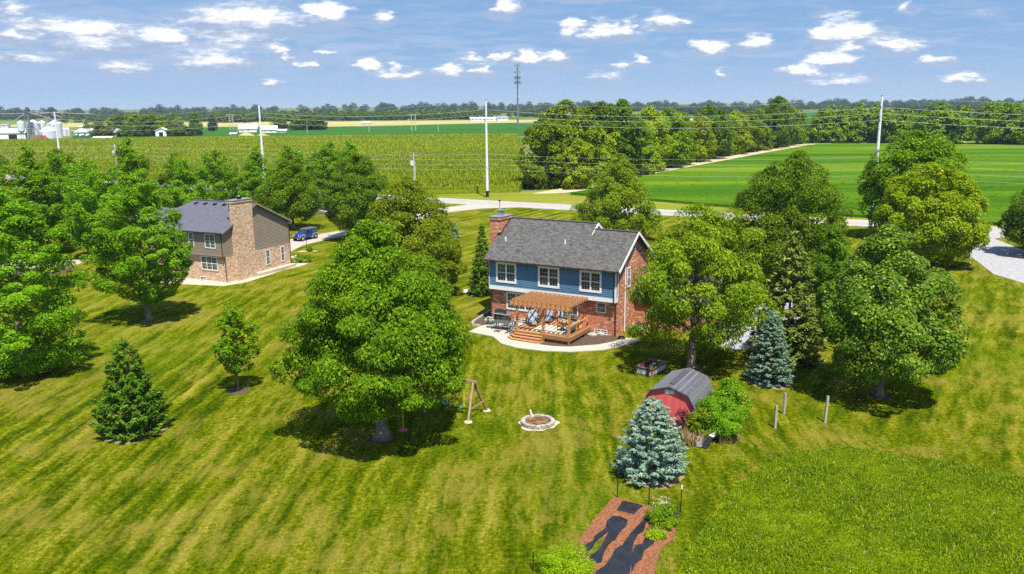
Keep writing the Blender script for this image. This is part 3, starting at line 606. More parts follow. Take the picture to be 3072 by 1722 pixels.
sap = tree('young_tree', 'thin young tree alone on the lawn in a small brown mulch ring', 'tree', (-20.8, 60.0),
     crown('crown_sapling', 41, 1.5, 6.5, 3.3, [(0, .35), (.2, .9), (.4, 1), (.6, .85), (.8, .6), (1, .2)], 52, 72, .42, .24, 1.8, .9, .8, 0, .2, .12, .05, .6), L['maple'], trunk_mesh('trunk_sapling', 17, 5.6, .07, 9, 1.5, 1.2))
# conifers
tree('spruce_tree', 'dark green spruce standing alone on the lawn at the left', 'tree', (-25.2, 51.9), conifer('crown_spruce', 51, 6.5, 5.3, 15, 17, .02, -.06, .34, .14, .78, .12, 2.6, .2), L['spruce'], trunk_mesh('trunk_spruce', 18, 5.6, .12, 0))
tree('spruce_tree', 'frosty blue spruce in front of the red shed, largest of the blue spruces', 'tree', (7.9, 44.6), conifer('crown_blue', 52, 4.75, 4.6, 17, 22, .02, -.10, .24, .105, .56, .04, 2.6, .10), L['spruce_blue'], trunk_mesh('trunk_blue', 19, 4.6, .11, 0))
tree('spruce_tree', 'pointed blue spruce behind the wooden posts, right of the shed', 'tree', (19.6, 60.7), conifer('crown_blue_b', 53, 5.8, 4.0, 19, 20, .02, -.10, .24, .105, .74, .04, 2.5, .10), L['spruce_blue'], trunk_mesh('trunk_blue_b', 20, 5, .1, 0))
tree('spruce_tree', 'tall olive green spruce with a bare pointed leader behind the pointed blue spruce', 'tree', (22.8, 66.5), conifer('crown_olive', 54, 11.0, 7.2, 30, 15, .02, -.12, .15, .24, .8, .15, .75, .3), L['spruce_olive'], trunk_mesh('trunk_olive', 21, 10.5, .16, 0))
tree('arborvitae', 'bright green dense conical evergreen right of the olive spruce', 'tree', (29.2, 74.0), crown('crown_arbor', 55, .2, 10.0, 4.4, [(0, .8), (.15, 1), (.4, .92), (.65, .7), (.85, .4), (1, .08)], 90, 130, .6, .30, 1.8, 1.4, .8, 0, .12, .6, .06, .4), L['arbor'], trunk_mesh('trunk_arbor', 22, 7, .14, 0))
tree('arborvitae', 'slimmer bright green evergreen behind the dense conical one', 'tree', (31.8, 80.5), crown('crown_arbor_b', 56, .2, 8.6, 3.6, [(0, .8), (.15, 1), (.4, .92), (.65, .7), (.85, .4), (1, .08)], 70, 110, .55, .30, 1.8, 1.4, .8, 0, .12, .6, .06, .4), L['arbor'], trunk_mesh('trunk_arbor_b', 23, 6, .12, 0))
tree('spruce_tree', 'slim green spruce at the left wall of the blue house behind the chimney', 'tree', (-3.3, 92.0), conifer('crown_spruce_b', 57, 8.0, 3.6, 24, 13, .02, -.12, .2, .22, .8, .06, .8, .2), L['spruce'], trunk_mesh('trunk_spruce_b', 24, 7, .12, 0))
tree('spruce_tree', 'small far blue spruce peeping out right of the dark pyramidal tree', 'tree', (-9.2, 133), conifer('crown_blue_c', 58, 2.6, 2.0, 12, 10, .02, -.1, .2, .2, .8, 0, .8, .1), L['spruce_blue'], trunk_mesh('trunk_blue_c', 25, 2, .06, 0))
# tree line along the creek beyond the road
WM = [crown('crown_wild_a', 61, .5, 20, 15, [(0, .6), (.12, .85), (.3, 1), (.5, .92), (.7, .82), (.86, .6), (1, .2)], 110, 110, 1.9, .75, 1, .3, .8, .1, .22, .5, .06, .6),
      crown('crown_wild_b', 62, .5, 20, 16, OVAL, 110, 110, 2.0, .75, 1, .3, .8, .1, .24, .5, .06, .6),
      crown('crown_wild_c', 63, .5, 20, 14, [(0, .7), (.15, .95), (.35, 1), (.55, .8), (.75, .7), (.9, .5), (1, .2)], 110, 110, 1.8, .75, 1, .3, .75, .1, .26, .45, .06, .6)]
WTR = trunk_mesh('trunk_wild', 26, 13, .4, 7, 3, 5)
ordn = ['first', 'second', 'third', 'fourth', 'fifth', 'sixth', 'seventh', 'eighth', 'ninth', 'tenth', 'eleventh', 'twelfth', 'thirteenth', 'fourteenth', 'fifteenth', 'sixteenth', 'seventeenth', 'eighteenth', 'nineteenth', 'twentieth']
CR = [((8.5, 214), .88, 0, 'wild', 13), ((14.5, 222), 1.08, 1, 'wild', 20), ((24, 231), 1.05, 2, 'wild_dark', 20), ((17, 211), .62, 2, 'wild_lime', 12), ((27, 224), .78, 0, 'wild_lime', 15), ((34.5, 237), 1.08, 1, 'wild_dark', 21.6), ((42, 247), .8, 2, 'wild_lime', 16),
      ((47, 262), .97, 0, 'wild_lime', 19), ((56, 276), .95, 1, 'wild', 19), ((62, 288), .88, 2, 'wild', 18), ((72, 303), .82, 0, 'wild_lime', 17), ((79, 318), 1.0, 1, 'wild_dark', 20), ((88, 334), .8, 2, 'wild', 17), ((96, 345), .86, 0, 'wild_lime', 17), ((105, 358), .85, 1, 'wild', 17), ((113, 371), .9, 2, 'wild', 18), ((123, 386), .95, 0, 'wild_dark', 19), ((130, 398), 1.16, 2, 'wild_dark', 23), ((139, 410), .92, 1, 'wild', 19), ((148, 424), .85, 0, 'wild', 18)]
CN = {'wild': 'mid green', 'wild_dark': 'dark green', 'wild_lime': 'yellow-green'}
for i, (xy, s, k, lf, hh) in enumerate(CR):
    if i > 3: xy = (xy[0] - 3.8, xy[1] + 2.4)
    tree('wild_tree', f'{CN[lf]} tree in the creek tree line beyond the road, {ordn[i]} from its left end', 'tree', xy, WM[k], L[lf], WTR, i * 1.3, 'trees along the creek', s=s)
DT = MB(); g_ = random.Random(4)
for k in range(9):
    a = k * 2.4; z = 13 + k * .9; DT.tube([(0, 0, z), (math.cos(a) * 1.6, math.sin(a) * 1.6, z + 1.6), (math.cos(a) * 2.6, math.sin(a) * 2.6, z + 3.4)], [.16, .09, .03], 5)
DT.tube([(0, 0, 0), (.2, 0, 12), (0, .2, 23.5)], [.4, .28, .05], 6)
tag(DT.build('bare_tree', MT['bark_dead'], None, (137, 412, 0)), 'leafless dead tree poking above the far end of the creek tree line', 'tree')
def verts_of(me):
    a = np.empty(len(me.vertices) * 3, np.float32); me.vertices.foreach_get('co', a); return a.reshape(-1, 4, 3)
def merged(name, items, mat, kind='stuff'):
    out = []
    for me, x, y, sx, sz, r in items:
        v = verts_of(me).copy(); c, s_ = math.cos(r), math.sin(r)
        X = (v[..., 0] * c - v[..., 1] * s_) * sx + x; Y = (v[..., 0] * s_ + v[..., 1] * c) * sx + y
        out.append(np.stack([X, Y, v[..., 2] * sz], -1))
    v = np.concatenate(out).astype(np.float32); n = len(v)
    me = bpy.data.meshes.new(name); me.vertices.add(4 * n); me.loops.add(4 * n); me.polygons.add(n)
    me.vertices.foreach_set('co', v.ravel()); me.loops.foreach_set('vertex_index', np.arange(4 * n, dtype=np.int32)); me.polygons.foreach_set('loop_start', np.arange(0, 4 * n, 4, dtype=np.int32)); me.update()
    return tag(link(name, me, mat), kind=kind)
g_ = random.Random(77)
WL = [crown('far_crown_a', 71, .3, 18, 13, OVAL, 46, 46, 2.2, 1.3, 1, .3, .8, .1, .22, .5, .05, .6), crown('far_crown_b', 72, .3, 18, 12, EGG, 46, 46, 2.0, 1.3, 1, .3, .8, .1, .22, .5, .05, .6)]
WF = [crown('far_crown_c', 73, .1, 16, 15, ROUND, 16, 20, 3.2, 2.8, 1, .3, .8, .1, .2, .5, .05, .6)]
items = []
for k in range(120):                                        # wood that closes the soybean field on the right
    f = g_.random(); x0, y0 = 158 + (330 - 158) * f, 431 - (431 - 352) * f ** 1.15; d = g_.random() ** 1.5 * 60
    items.append((WL[k % 2], x0 + d * .35 + g_.uniform(-3, 3), y0 + 5 + d, g_.uniform(.75, 1.15), g_.uniform(.72, 1.08) * (1 + .12 * f), g_.uniform(0, 6)))
merged('woodland', items, L['wild'])
items = []
def belt(x0, y0, x1, y1, n, dep, s=1.0, zs=1.0, me=None):
    for k in range(n):
        f = g_.random(); d = g_.random() * dep; q = g_.uniform(.7, 1.2) * s
        items.append((me or WF[0], x0 + (x1 - x0) * f, y0 + (y1 - y0) * f + d, q * 1.15, q * zs * g_.uniform(.8, 1.15), g_.uniform(0, 6)))
belt(-260, 1180, -60, 1240, 70, 120, .9, .85); belt(-420, 1150, -260, 1200, 60, 160, .9, .8); belt(-700, 1250, 60, 1400, 130, 200, .95, .8)
merged('tree_belt', items, L['wild_dark'])
items = []
belt(-1500, 1650, 0, 2000, 260, 300, 1.25, .50); belt(0, 2100, 1500, 2300, 260, 300, 1.3, .62); belt(300, 1500, 520, 1560, 70, 120, 1.1, .62); belt(-2600, 2500, 2600, 2800, 420, 300, 1.7, .88); belt(480, 1100, 1400, 1000, 130, 150, 1.1, .72); belt(330, 640, 900, 560, 110, 160, 1.05, .82)
merged('distant_woods', items, L['far'])
# ------------------------------------------------------------------ houses
def front(u, z, d, v0=0.0): return (u, v0 - d, z)          # point on a wall facing the camera (d metres proud)
def side(v, z, d, u0=0.0): return (u0 + d, v, z)
def wbox(mb, fn, a0, a1, z0, z1, d0, d1):
    c = [fn(a0, z0, d0), fn(a1, z1, d1)]
    mb.box(*sorted((c[0][0], c[1][0])), *sorted((c[0][1], c[1][1])), *sorted((c[0][2], c[1][2])))
def window(parent, fn, a0, a1, z0, z1, lights=2, trim=.14, muntin=(3, 2), sill=True, frame='white', drapes=False):
    """double hung window: trim, mullions and glazing bars in one frame, the glass as its child"""
    mb = MB(); g = MB(); d = .05
    wbox(mb, fn, a0, a1, z1 - trim, z1, .0, d); wbox(mb, fn, a0, a1, z0, z0 + trim, .0, d + (.02 if sill else 0))
    wbox(mb, fn, a0, a0 + trim, z0 + trim, z1 - trim, 0, d); wbox(mb, fn, a1 - trim, a1, z0 + trim, z1 - trim, 0, d)
    wi = (a1 - a0 - 2 * trim - (lights - 1) * trim * .8) / lights
    for k in range(lights):
        b0 = a0 + trim + k * (wi + trim * .8); b1 = b0 + wi; zm = (z0 + z1) / 2
        if k: wbox(mb, fn, b0 - trim * .8, b0, z0 + trim, z1 - trim, 0, d)
        wbox(mb, fn, b0, b1, zm - .03, zm + .03, 0, .035)
        for s0, s1 in ((z0 + trim, zm - .03), (zm + .03, z1 - trim)):
            for q in range(1, muntin[0]):
                x = b0 + wi * q / muntin[0]; wbox(mb, fn, x - .007, x + .007, s0, s1, 0, .02)
            for q in range(1, muntin[1]):
                y = s0 + (s1 - s0) * q / muntin[1]; wbox(mb, fn, b0, b1, y - .007, y + .007, 0, .018)
        wbox(g, fn, b0 - .01, b1 + .01, z0 + trim - .01, z1 - trim + .01, .002, .012)
    o = mb.build('window', MT[frame], parent); g.build('pane', MT['glass'], o); return o
def laps(fn, a0, a1, z0, z1, step=.17, dep=.03):
    """clapboards: every board leans out at its foot; holes are covered by the windows"""
    mb = MB(); n = round((z1 - z0) / step); s = (z1 - z0) / n
    for k in range(n):
        z = z0 + k * s
        mb.add([fn(a0, z, dep), fn(a1, z, dep), fn(a1, z + s, .004), fn(a0, z + s, .004), fn(a0, z, 0), fn(a1, z, 0)], [(0, 1, 2, 3), (4, 5, 1, 0)])
    return mb
def gable_laps(fn, zlo, edge, step=.17, dep=.03):
    """clapboards under a sloping roof; edge(z) gives the two ends at that height"""
    mb = MB(); z = zlo
    while True:
        a = edge(z); b = edge(z + step)
        if a is None or b is None: break
        mb.add([fn(a[0], z, dep), fn(a[1], z, dep), fn(b[1], z + step, .004), fn(b[0], z + step, .004), fn(a[0], z, 0), fn(a[1], z, 0)], [(0, 1, 2, 3), (4, 5, 1, 0)]); z += step
    return mb

# ---- blue house, seen from behind
HX, HY, HYAW = -2.0239, 80.6152, -.5227
LEN, JET, Z1, Z2, EV = 13.45, .50, 3.35, 6.32, .51
VR, ZR, ULH, VH, ZH = 3.61, 9.29, 9.5, 4.33, 9.76
SLP = (ZR - Z2) / (VR + JET + EV)
bh = thing('house', 'two-storey brick house with a blue-sided upper floor, grey shingle roof and brick chimney', 'house', (HX, HY, 0), HYAW)
DEP = 2 * VR + JET - .2
mb = MB().box(0, LEN, 0, DEP, -.3, Z1 - .02)
rz = lambda v: ZR - .05 - abs(v - VR) * SLP
mb.add([(LEN - .25, .01, Z1 - .02), (LEN, .01, Z1 - .02), (LEN, .01, rz(0) - .12), (LEN, VR, ZR - .17), (LEN, DEP, rz(DEP) - .12), (LEN, DEP, Z1 - .02), (LEN - .25, .01, rz(0) - .12), (LEN - .25, VR, ZR - .17), (LEN - .25, DEP, rz(DEP) - .12), (LEN - .25, DEP, Z1 - .02)],
       [(1, 5, 4, 3, 2), (0, 1, 2, 6), (6, 2, 3, 7), (7, 3, 4, 8), (4, 5, 9, 8), (0, 6, 7, 8, 9)])
mb.add([(.25 - x, *p) for x in (0, .25) for p in ((.01, Z1 - .02), (.01, rz(0) - .12), (VR, ZR - .17), (DEP, rz(DEP) - .12), (DEP, Z1 - .02))], [(0, 4, 3, 2, 1), (5, 6, 7, 8, 9)])
mb.box(.25, LEN - .25, DEP - .25, DEP, Z1 - .02, Z2)
mb.build('wall', MT['brick_red'], bh)
fn = lambda u, z, d: front(u, z, d, -JET)
mb = MB().box(0.0, LEN - .02, -JET, .3, Z1, Z2 + .12).box(.02, .2, .3, DEP - .3, Z1, Z2 + .1); core = mb.build('upper_floor', MT['blue_siding'], bh)
cuts = [(.0, .89), (3.12, 5.52), (7.75, 9.86), (12.05, LEN - .04)]
sb = MB()
for a0, a1 in cuts:
    q = laps(fn, a0 + (.12 if a0 == 0 else 0), a1, Z1 + .34, Z2 - .05); sb.add(q.v, q.f)
for a0, a1 in ((.89, 3.12), (5.52, 7.75), (9.86, 12.05)):
    q = laps(fn, a0, a1, Z1 + .34, 4.06); sb.add(q.v, q.f)
q = laps(lambda v, z, d: (LEN - .02 + d, v, z), -JET + .1, -.02, Z1 + .34, Z2 - .2); sb.add(q.v, q.f)
sb.build('siding', MT['blue_siding'], bh)
tb = MB(); wbox(tb, fn, -.02, LEN + .0, Z1 - .05, Z1 + .34, .0, .04); wbox(tb, fn, -.02, .1, Z1 + .34, Z2 - .04, 0, .045); wbox(tb, fn, LEN - .12, LEN + .01, Z1 + .34, Z2 - .04, 0, .045)
tb.box(LEN - .02, LEN + .03, -JET, .0, Z1 - .05, Z1 + .34).box(LEN - .02, LEN + .035, -JET + .0, -JET + .1, Z1 + .34, Z2 - .1).box(LEN - .02, LEN + .035, -.1, .01, Z1 + .34, Z2 + .2).build('trim', MT['white'], bh)
for a0, a1 in ((.86, 3.14), (5.5, 7.77), (9.84, 12.06)): window(bh, fn, a0, a1, 4.06, 6.07, 2, .2)
f0 = lambda u, z, d: front(u, z, d, 0)
window(bh, f0, 1.72, 4.92, 1.32, 3.08, 3, .15); window(bh, f0, 11.35, 12.32, 2.1, 3.1, 1, .1)
for a0, a1 in ((11.15, 12.48), (2.62, 4.1)): window(bh, f0, a0, a1, .03, .52, 2, .07, (2, 1))
sd_ = lambda v, z, d: side(v, z, d, LEN)
window(bh, sd_, 2.12, 2.9, 4.2, 6.1, 1, .1); window(bh, sd_, 3.1, 4.0, 7.6, 8.4, 1, .08, (2, 1))
dm = MB(); dg = MB(); d0, d1, dz0, dz1 = 7.4, 9.5, .74, 2.78                   # sliding glass door with blue panel beside it
wbox(dm, f0, d0, d1, dz1 - .12, dz1, 0, .06); wbox(dm, f0, d0, d1, dz0, dz0 + .12, 0, .07)
for x in (d0, d0 + .38, (d0 + .38 + d1) / 2 - .05, d1 - .12): wbox(dm, f0, x, x + .12, dz0 + .12, dz1 - .12, 0, .06)
for b0, b1 in ((d0 + .5, (d0 + .38 + d1) / 2 - .05), ((d0 + .38 + d1) / 2 + .07, d1 - .12)):
    wbox(dg, f0, b0, b1, dz0 + .1, dz1 - .1, .002, .012)
    for q in range(1, 3): x = b0 + (b1 - b0) * q / 3; wbox(dm, f0, x - .008, x + .008, dz0 + .12, dz1 - .12, 0, .03)
    for q in range(1, 5): y = dz0 + .12 + (dz1 - dz0 - .24) * q / 5; wbox(dm, f0, b0, b1, y - .008, y + .008, 0, .028)
do = dm.build('door', MT['white'], bh); dg.build('pane', MT['glass'], do); pb_ = MB(); wbox(pb_, f0, d0 + .12, d0 + .38, dz0 + .12, dz1 - .12, 0, .02); pb_.build('panel', MT['blue_siding'], do)
for a0, a1, z in ((1.66, 4.98, 1.2), (11.3, 12.38, 2.0), (2.5, 4.2, .56), (11.05, 12.6, .56)):     # soldier courses over and under openings
    mb = MB(); wbox(mb, f0, a0, a1, z, z + .12 if z > 1 else z + .2, 0, .035); mb.build('brick_sill', MT['brick_red'], bh)
E0 = -.30
def roofpart(u0, u1, vr, zr, vb, t=.13):
    ze = Z2 - .0; ve = -JET - EV; zb = zr - (vb - vr) * SLP
    m = MB(); m.slab([(u0, ve, ze), (u1, ve, ze), (u1, vr, zr), (u0, vr, zr)], t); m.slab([(u0, vr, zr), (u1, vr, zr), (u1, vb, zb), (u0, vb, zb)], t)
    return m
rf = roofpart(E0, ULH, VH, ZH, 2 * VH + 1.0)
r2 = roofpart(ULH + .002, LEN + EV, VR, ZR, 2 * VR + 1.0); rf.add(r2.v, r2.f)
rf.bar((E0, VH, ZH + .02), (ULH, VH, ZH + .02), .3, .05).bar((ULH, VR, ZR + .02), (LEN + EV, VR, ZR + .02), .3, .05)
ro = rf.build('roof', MT['shingle_grey'], bh)
mb = MB()
for (u, vr, zr, vb) in ((LEN + EV + .02, VR, ZR, 2 * VR + 1.0), (ULH + .03, VH, ZH, 2 * VH + 1)):
    lo = -JET - EV if u > 12 else 2.9
    mb.bar((u, lo, zr - (vr - lo) * SLP - .1), (u, vr, zr - .1), .05, .24).bar((u, vr, zr - .1), (u, vb, zr - (vb - vr) * SLP - .1), .05, .24)
mb.build('fascia', MT['white'], ro)
pv = lambda v: Z2 + (v + JET + EV) * SLP
for u, v in ((.9, 1.35), (7.3, 1.6)):
    MB().cyl((u, v, pv(v) - .05), (u, v, pv(v) + .38), .075, n=10).build('vent_pipe', MT['white'], ro)
MB().slab([(ULH, VR + .35, ZR + .02), (ULH, VH + .85, ZR + .02 - .3), (ULH, VH, ZH - .14)], .02).build('gable_panel', MT['dark_grey'], ro)
ch = MB().box(-1.35, -.12, 2.1, 4.42, 0, 9.75).box(-1.42, -.05, 2.03, 4.49, 9.75, 10.0).build('chimney', MT['brick_red'], bh)
MB().box(-1.45, -.02, 2.0, 4.52, 10.0, 10.07).build('cap', MT['steel'], ch)
MB().box(-.95, -.45, 2.9, 3.5, 10.07, 10.5).box(-1.05, -.35, 2.8, 3.6, 10.62, 10.68).box(-.93, -.89, 2.92, 2.96, 10.5, 10.62).box(-.51, -.47, 2.92, 2.96, 10.5, 10.62).box(-.93, -.89, 3.44, 3.48, 10.5, 10.62).box(-.51, -.47, 3.44, 3.48, 10.5, 10.62).build('flue', MT['steel'], ch)
fl = MB()
for k in range(9):
    v = 2.1 + k * .255; fl.box(-.125, -.085, v, v + .26, pv(v) - .05, pv(v) + .24)
fl.box(-.4, -.09, 1.98, 2.1, pv(2.0) - .08, pv(2.0) + .2).build('flashing', MT['black'], ch)
gt = MB().bar((E0, -JET - EV - .05, Z2 - .07), (LEN + EV, -JET - EV - .05, Z2 - .07), .11, .12).build('gutter', MT['brown_metal'], bh)
for u, s in ((.0, -1), (LEN - .16, 1)):
    MB().tube([(u, -JET - EV, Z2 - .1), (u, -JET - .09, Z2 - .42), (u, -JET - .09, Z1 - .1), (u, -.09, Z1 - .42), (u, -.09, .05)], .055, 6).build('downspout', MT['brown_metal'], bh)
MB().tube([(LEN + .09, 1.5, 6.9), (LEN + .09, 1.5, .2)], .06, 6).box(LEN + .02, LEN + .2, 1.9, 2.1, 7.3, 7.7).build('conduit', MT['white'], bh)
# garage wing beyond the right gable, mostly behind the tree
gw = MB().box(LEN + .01, LEN + 7.2, 4.2, 11.5, -.1, 2.75)
gw.build('garage_wall', MT['brick_red'], bh)
MB().slab([(LEN - .0, 3.8, 2.75), (LEN + 7.6, 3.8, 2.75), (LEN + 7.6, 7.85, 4.9), (LEN, 7.85, 4.9)], .12).slab([(LEN, 7.85, 4.9), (LEN + 7.6, 7.85, 4.9), (LEN + 7.6, 11.9, 2.75), (LEN, 11.9, 2.75)], .12).build('garage_roof', MT['shingle_grey'], bh)

def hl(u, v, z=0): c, s = math.cos(HYAW), math.sin(HYAW); return (HX + u * c - v * s, HY + u * s + v * c, z)
def lpoly(pts): return [hl(*p)[:2] for p in pts]
# patio, walk and beds
PAT = [(.45, -5.0), (3.34, -5.36), (5.18, -7.0), (7.1, -7.5), (9.6, -7.25), (11.83, -6.4), (14.13, -4.5), (15.1, -2.4), (15.9, -.1), (14.4, -.05), (13.9, -1.6), (13.04, -3.27), (10.99, -5.13), (9.6, -5.62), (8.25, -5.7), (8.1, -.05), (1.15, -.05), (.62, -2.05), (.35, -2.7)]
tag(MB().prism(lpoly(PAT), -.05, .07).build('patio', MT['concrete']), kind='structure')
tag(MB().prism(lpoly([(8.3, -.05), (8.3, -5.66), (9.6, -5.58), (10.96, -5.1), (13.0, -3.25), (13.86, -1.6), (14.35, -.06), (13.5, .0)]), -.05, .035).build('mulch_bed', MT['mulch']), kind='structure')
tag(MB().prism(lpoly([(1.1, -.04), (.58, -2.05), (.3, -2.65), (-.3, -2.75), (-1.0, -1.5), (-1.75, 2.6), (-1.9, 3.1), (-.02, 3.1), (-.02, -.02)]), -.05, .03).build('mulch_bed', MT['mulch']), kind='structure')
ed = MB(); pts = [hl(*p) for p in ((.3, -2.72), (-.42, -2.86), (-.85, -2.3), (-1.17, -1.56), (-1.4, -.2), (-1.86, 2.65), (-2.0, 3.2))]
for a, b in zip(pts, pts[1:]):
    a, b = Vector(a), Vector(b); n = max(1, round((b - a).length / .4))
    for k in range(n):
        p = a.lerp(b, k / n); q = a.lerp(b, (k + .94) / n); ed.bar((p.x, p.y, .08), (q.x, q.y, .08), .22, .2)
tag(ed.build('bed_edging', MT['stone']), 'curved low stone edging round the mulch bed left of the grill', 'edging')
# deck
DZ = .72; D0, D1, DV = 4.95, 10.85, -4.6
dk = thing('deck', 'cedar deck with wide steps and railing behind the blue house', 'deck', hl(0, 0), HYAW)
mb = MB(); k = 0; v = DV
while v < -.1:
    mb.box(D0 + .02, D1 - .02, v, v + .132, DZ - .035, DZ); v += .14
mb.build('floor_boards', MT['cedar'], dk)
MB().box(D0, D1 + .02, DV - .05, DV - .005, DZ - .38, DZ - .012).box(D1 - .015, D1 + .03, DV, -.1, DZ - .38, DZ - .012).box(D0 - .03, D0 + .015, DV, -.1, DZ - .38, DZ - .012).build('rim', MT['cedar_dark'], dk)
sk = MB()
for q in range(20): u = 8.35 + q * .12; sk.box(u, u + .105, DV + .16, DV + .19, .04, DZ - .38)
for q in range(20): v = DV + .2 + q * .13; sk.box(D1 - .2, D1 - .17, v, v + .115, .04, DZ - .38)
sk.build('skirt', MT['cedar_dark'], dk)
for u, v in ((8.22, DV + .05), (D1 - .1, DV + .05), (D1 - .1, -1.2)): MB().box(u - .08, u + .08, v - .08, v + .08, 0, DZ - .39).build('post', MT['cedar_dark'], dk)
st = MB()
for k in range(3):
    d = (3 - k) * .33; z = DZ - .18 * (3 - k)
    poly = [(8.2, DV - .02), (8.2, DV - .02 - d * .8), (8.05, DV - .02 - d), (5.45, DV - .02 - d), (5.0 - .3 * d, DV + .55 - d), (5.0 - .3 * d, DV + 1.2)]
    st.prism(poly, z - .05, z); inn = [(a + (.05 if a < 6 else -.04), b + .06) for a, b in poly]; inn[0] = (8.15, DV - .02); st.prism(inn, max(.02, z - .18), z - .052)
st.build('step', MT['cedar'], dk)
def rail(pts, nm='railing', top=.92, n=0):
    m = MB()
    for (a, b), (c, d) in zip(pts, pts[1:]):
        m.bar((a, b, DZ + top), (c, d, DZ + top), .14, .045); m.bar((a, b, DZ + .1), (c, d, DZ + .1), .05, .09)
        L_ = math.hypot(c - a, d - b); k = n or max(1, round(L_ / 1.3))
        for q in range(k + 1): x, y = a + (c - a) * q / k, b + (d - b) * q / k; m.bar((x, y, DZ), (x, y, DZ + top), .1, .1)
    return m.build(nm, MT['cedar'], dk)
rail([(10.7, -4.3), (10.7, -.25)]); rail([(8.2, -4.45), (10.6, -4.45)], n=1); rail([(5.05, -2.0), (5.05, -.25)])
# pergola
pg = thing('pergola', 'cedar pergola with notched rafters and lattice slats over the deck', 'pergola', hl(0, 0), HYAW)
for u in (5.4, 8.05, 10.72):
    MB().bar((u, -4.45, DZ + .001), (u, -4.45, 3.28), .16).box(u - .1, u + .1, -4.55, -4.35, DZ + .002, DZ + .12).build('post', MT['cedar'], pg)
MB().bar((4.85, -4.54, 3.2), (11.0, -4.54, 3.2), .05, .24).bar((4.85, -4.36, 3.2), (11.0, -4.36, 3.2), .05, .24).build('beam', MT['cedar_dark'], pg)
NR = 13
for k in range(NR):
    u = 5.0 + (10.72 - 5.0) * k / (NR - 1)
    m = MB(); y0, y1 = -JET - .08, -5.05
    m.add([(u - .022, y0, 3.32), (u - .022, y1 + .1, 3.32), (u - .022, y1, 3.42), (u - .022, y1 + .06, 3.56), (u - .022, y0, 3.56), (u + .022, y0, 3.32), (u + .022, y1 + .1, 3.32), (u + .022, y1, 3.42), (u + .022, y1 + .06, 3.56), (u + .022, y0, 3.56)],
          [(0, 1, 2, 3, 4), (5, 9, 8, 7, 6), (0, 5, 6, 1), (1, 6, 7, 2), (2, 7, 8, 3), (3, 8, 9, 4), (4, 9, 5, 0)])
    m.bar((u, -5.05, 3.24), (u, -4.57, 3.24), .2, .19); m.build('rafter', MT['cedar'], pg)
for k in range(8):
    v = -.9 - k * .5; MB().bar((4.85, v, 3.60), (10.9, v, 3.60), .05, .075).build('slat', MT['cedar'], pg)

# ---- taupe house on the left
TX, TY, TYAW = -34.767, 99.857, -.451
th = thing('house', 'taupe-sided house over tan brick with a bluish shingle roof and broad tan brick chimney', 'house', (TX, TY, 0), TYAW)
W2, J2, TZ1, TZ2, TE = 11.54, .335, 3.28, 6.25, .39
TVR, TZR, TU0 = 5.51, 9.21, -10.0; TS = (TZR - TZ2) / (TVR + J2 + TE)
MB().box(-12, 0, 0, W2, -.3, TZ1 - .02).build('wall', MT['brick_tan'], th)
MB().box(-12, -.03, -J2, 1.0, TZ1, TZ2 + .1).build('upper_floor', MT['taupe_siding'], th)
tfn = lambda u, z, d: front(u, z, d, -J2); tsd = lambda v, z, d: side(v, z, d, -.02); tf0 = lambda u, z, d: front(u, z, d, 0); ts0 = lambda v, z, d: side(v, z, d, 0)
sb = MB()
for a0, a1 in ((-12, -5.53), (-4.7, -2.87), (-1.16, -.12)): q = laps(tfn, a0, a1, TZ1 + .1, TZ2 - .05, .18); sb.add(q.v, q.f)
for a0, a1 in ((-5.53, -4.7), (-2.87, -1.16)): q = laps(tfn, a0, a1, TZ1 + .1, 4.22, .18); sb.add(q.v, q.f)
def edge(z):
    zt = z + .25
    a = -J2 + .12 if zt < TZ2 else -J2 - TE + (zt - TZ2) / TS; b = W2 if zt < TZR - (W2 - TVR) * TS else TVR + (TZR - zt) / TS
    a, b = max(a, -J2 + .1), min(b, W2 - .1)
    return (a, b) if b - a > .2 else None
q = gable_laps(tsd, TZ1 + .1, edge, .18); sb.add(q.v, q.f); sb.build('siding', MT['taupe_siding'], th)
zt = lambda v: TZR - .13 - abs(v - TVR) * TS
gp = [(-J2, TZ1), (W2, TZ1), (W2, zt(W2)), (TVR, zt(TVR)), (-J2, zt(-J2))]
MB().add([(-.03, *p) for p in gp] + [(-.25, *p) for p in gp], [(0, 1, 2, 3, 4), (9, 8, 7, 6, 5)]).build('gable', MT['taupe_siding'], th)
tb = MB(); wbox(tb, tfn, -12, -.02, TZ1 - .03, TZ1 + .1, 0, .035); wbox(tb, tfn, -.14, 0, TZ1 + .1, TZ2 - .05, 0, .035); wbox(tb, tsd, -J2, W2 + .02, TZ1 - .03, TZ1 + .1, 0, .035); wbox(tb, tsd, -J2, -J2 + .12, TZ1 + .1, TZ2 + .1, 0, .036); wbox(tb, tsd, W2 - .1, W2 + .02, TZ1 + .1, 6.0, 0, .036)
tb.build('trim', MT['taupe_siding'], th)
window(th, tfn, -5.53, -4.7, 4.24, 6.0, 1, .09); window(th, tfn, -2.87, -1.16, 4.2, 5.98, 2, .1); window(th, tf0, -4.1, -1.43, 1.38, 3.1, 3, .1); window(th, tf0, -4.5, -3.5, .03, .5, 2, .06, (1, 1))
window(th, ts0, 6.9, 7.62, 1.02, 2.95, 1, .07); window(th, ts0, 9.74, 10.42, 1.01, 2.93, 1, .07)
for fn_, a0, a1, z in ((tf0, -4.2, -1.33, 1.26), (ts0, 6.82, 7.7, .9), (ts0, 9.66, 10.5, .89)): mb = MB(); wbox(mb, fn_, a0, a1, z, z + .12, 0, .05); mb.build('brick_sill', MT['brick_tan'], th)
rf = MB(); ve, vb = -J2 - TE, W2 + TE; zb = TZR - (vb - TVR) * TS
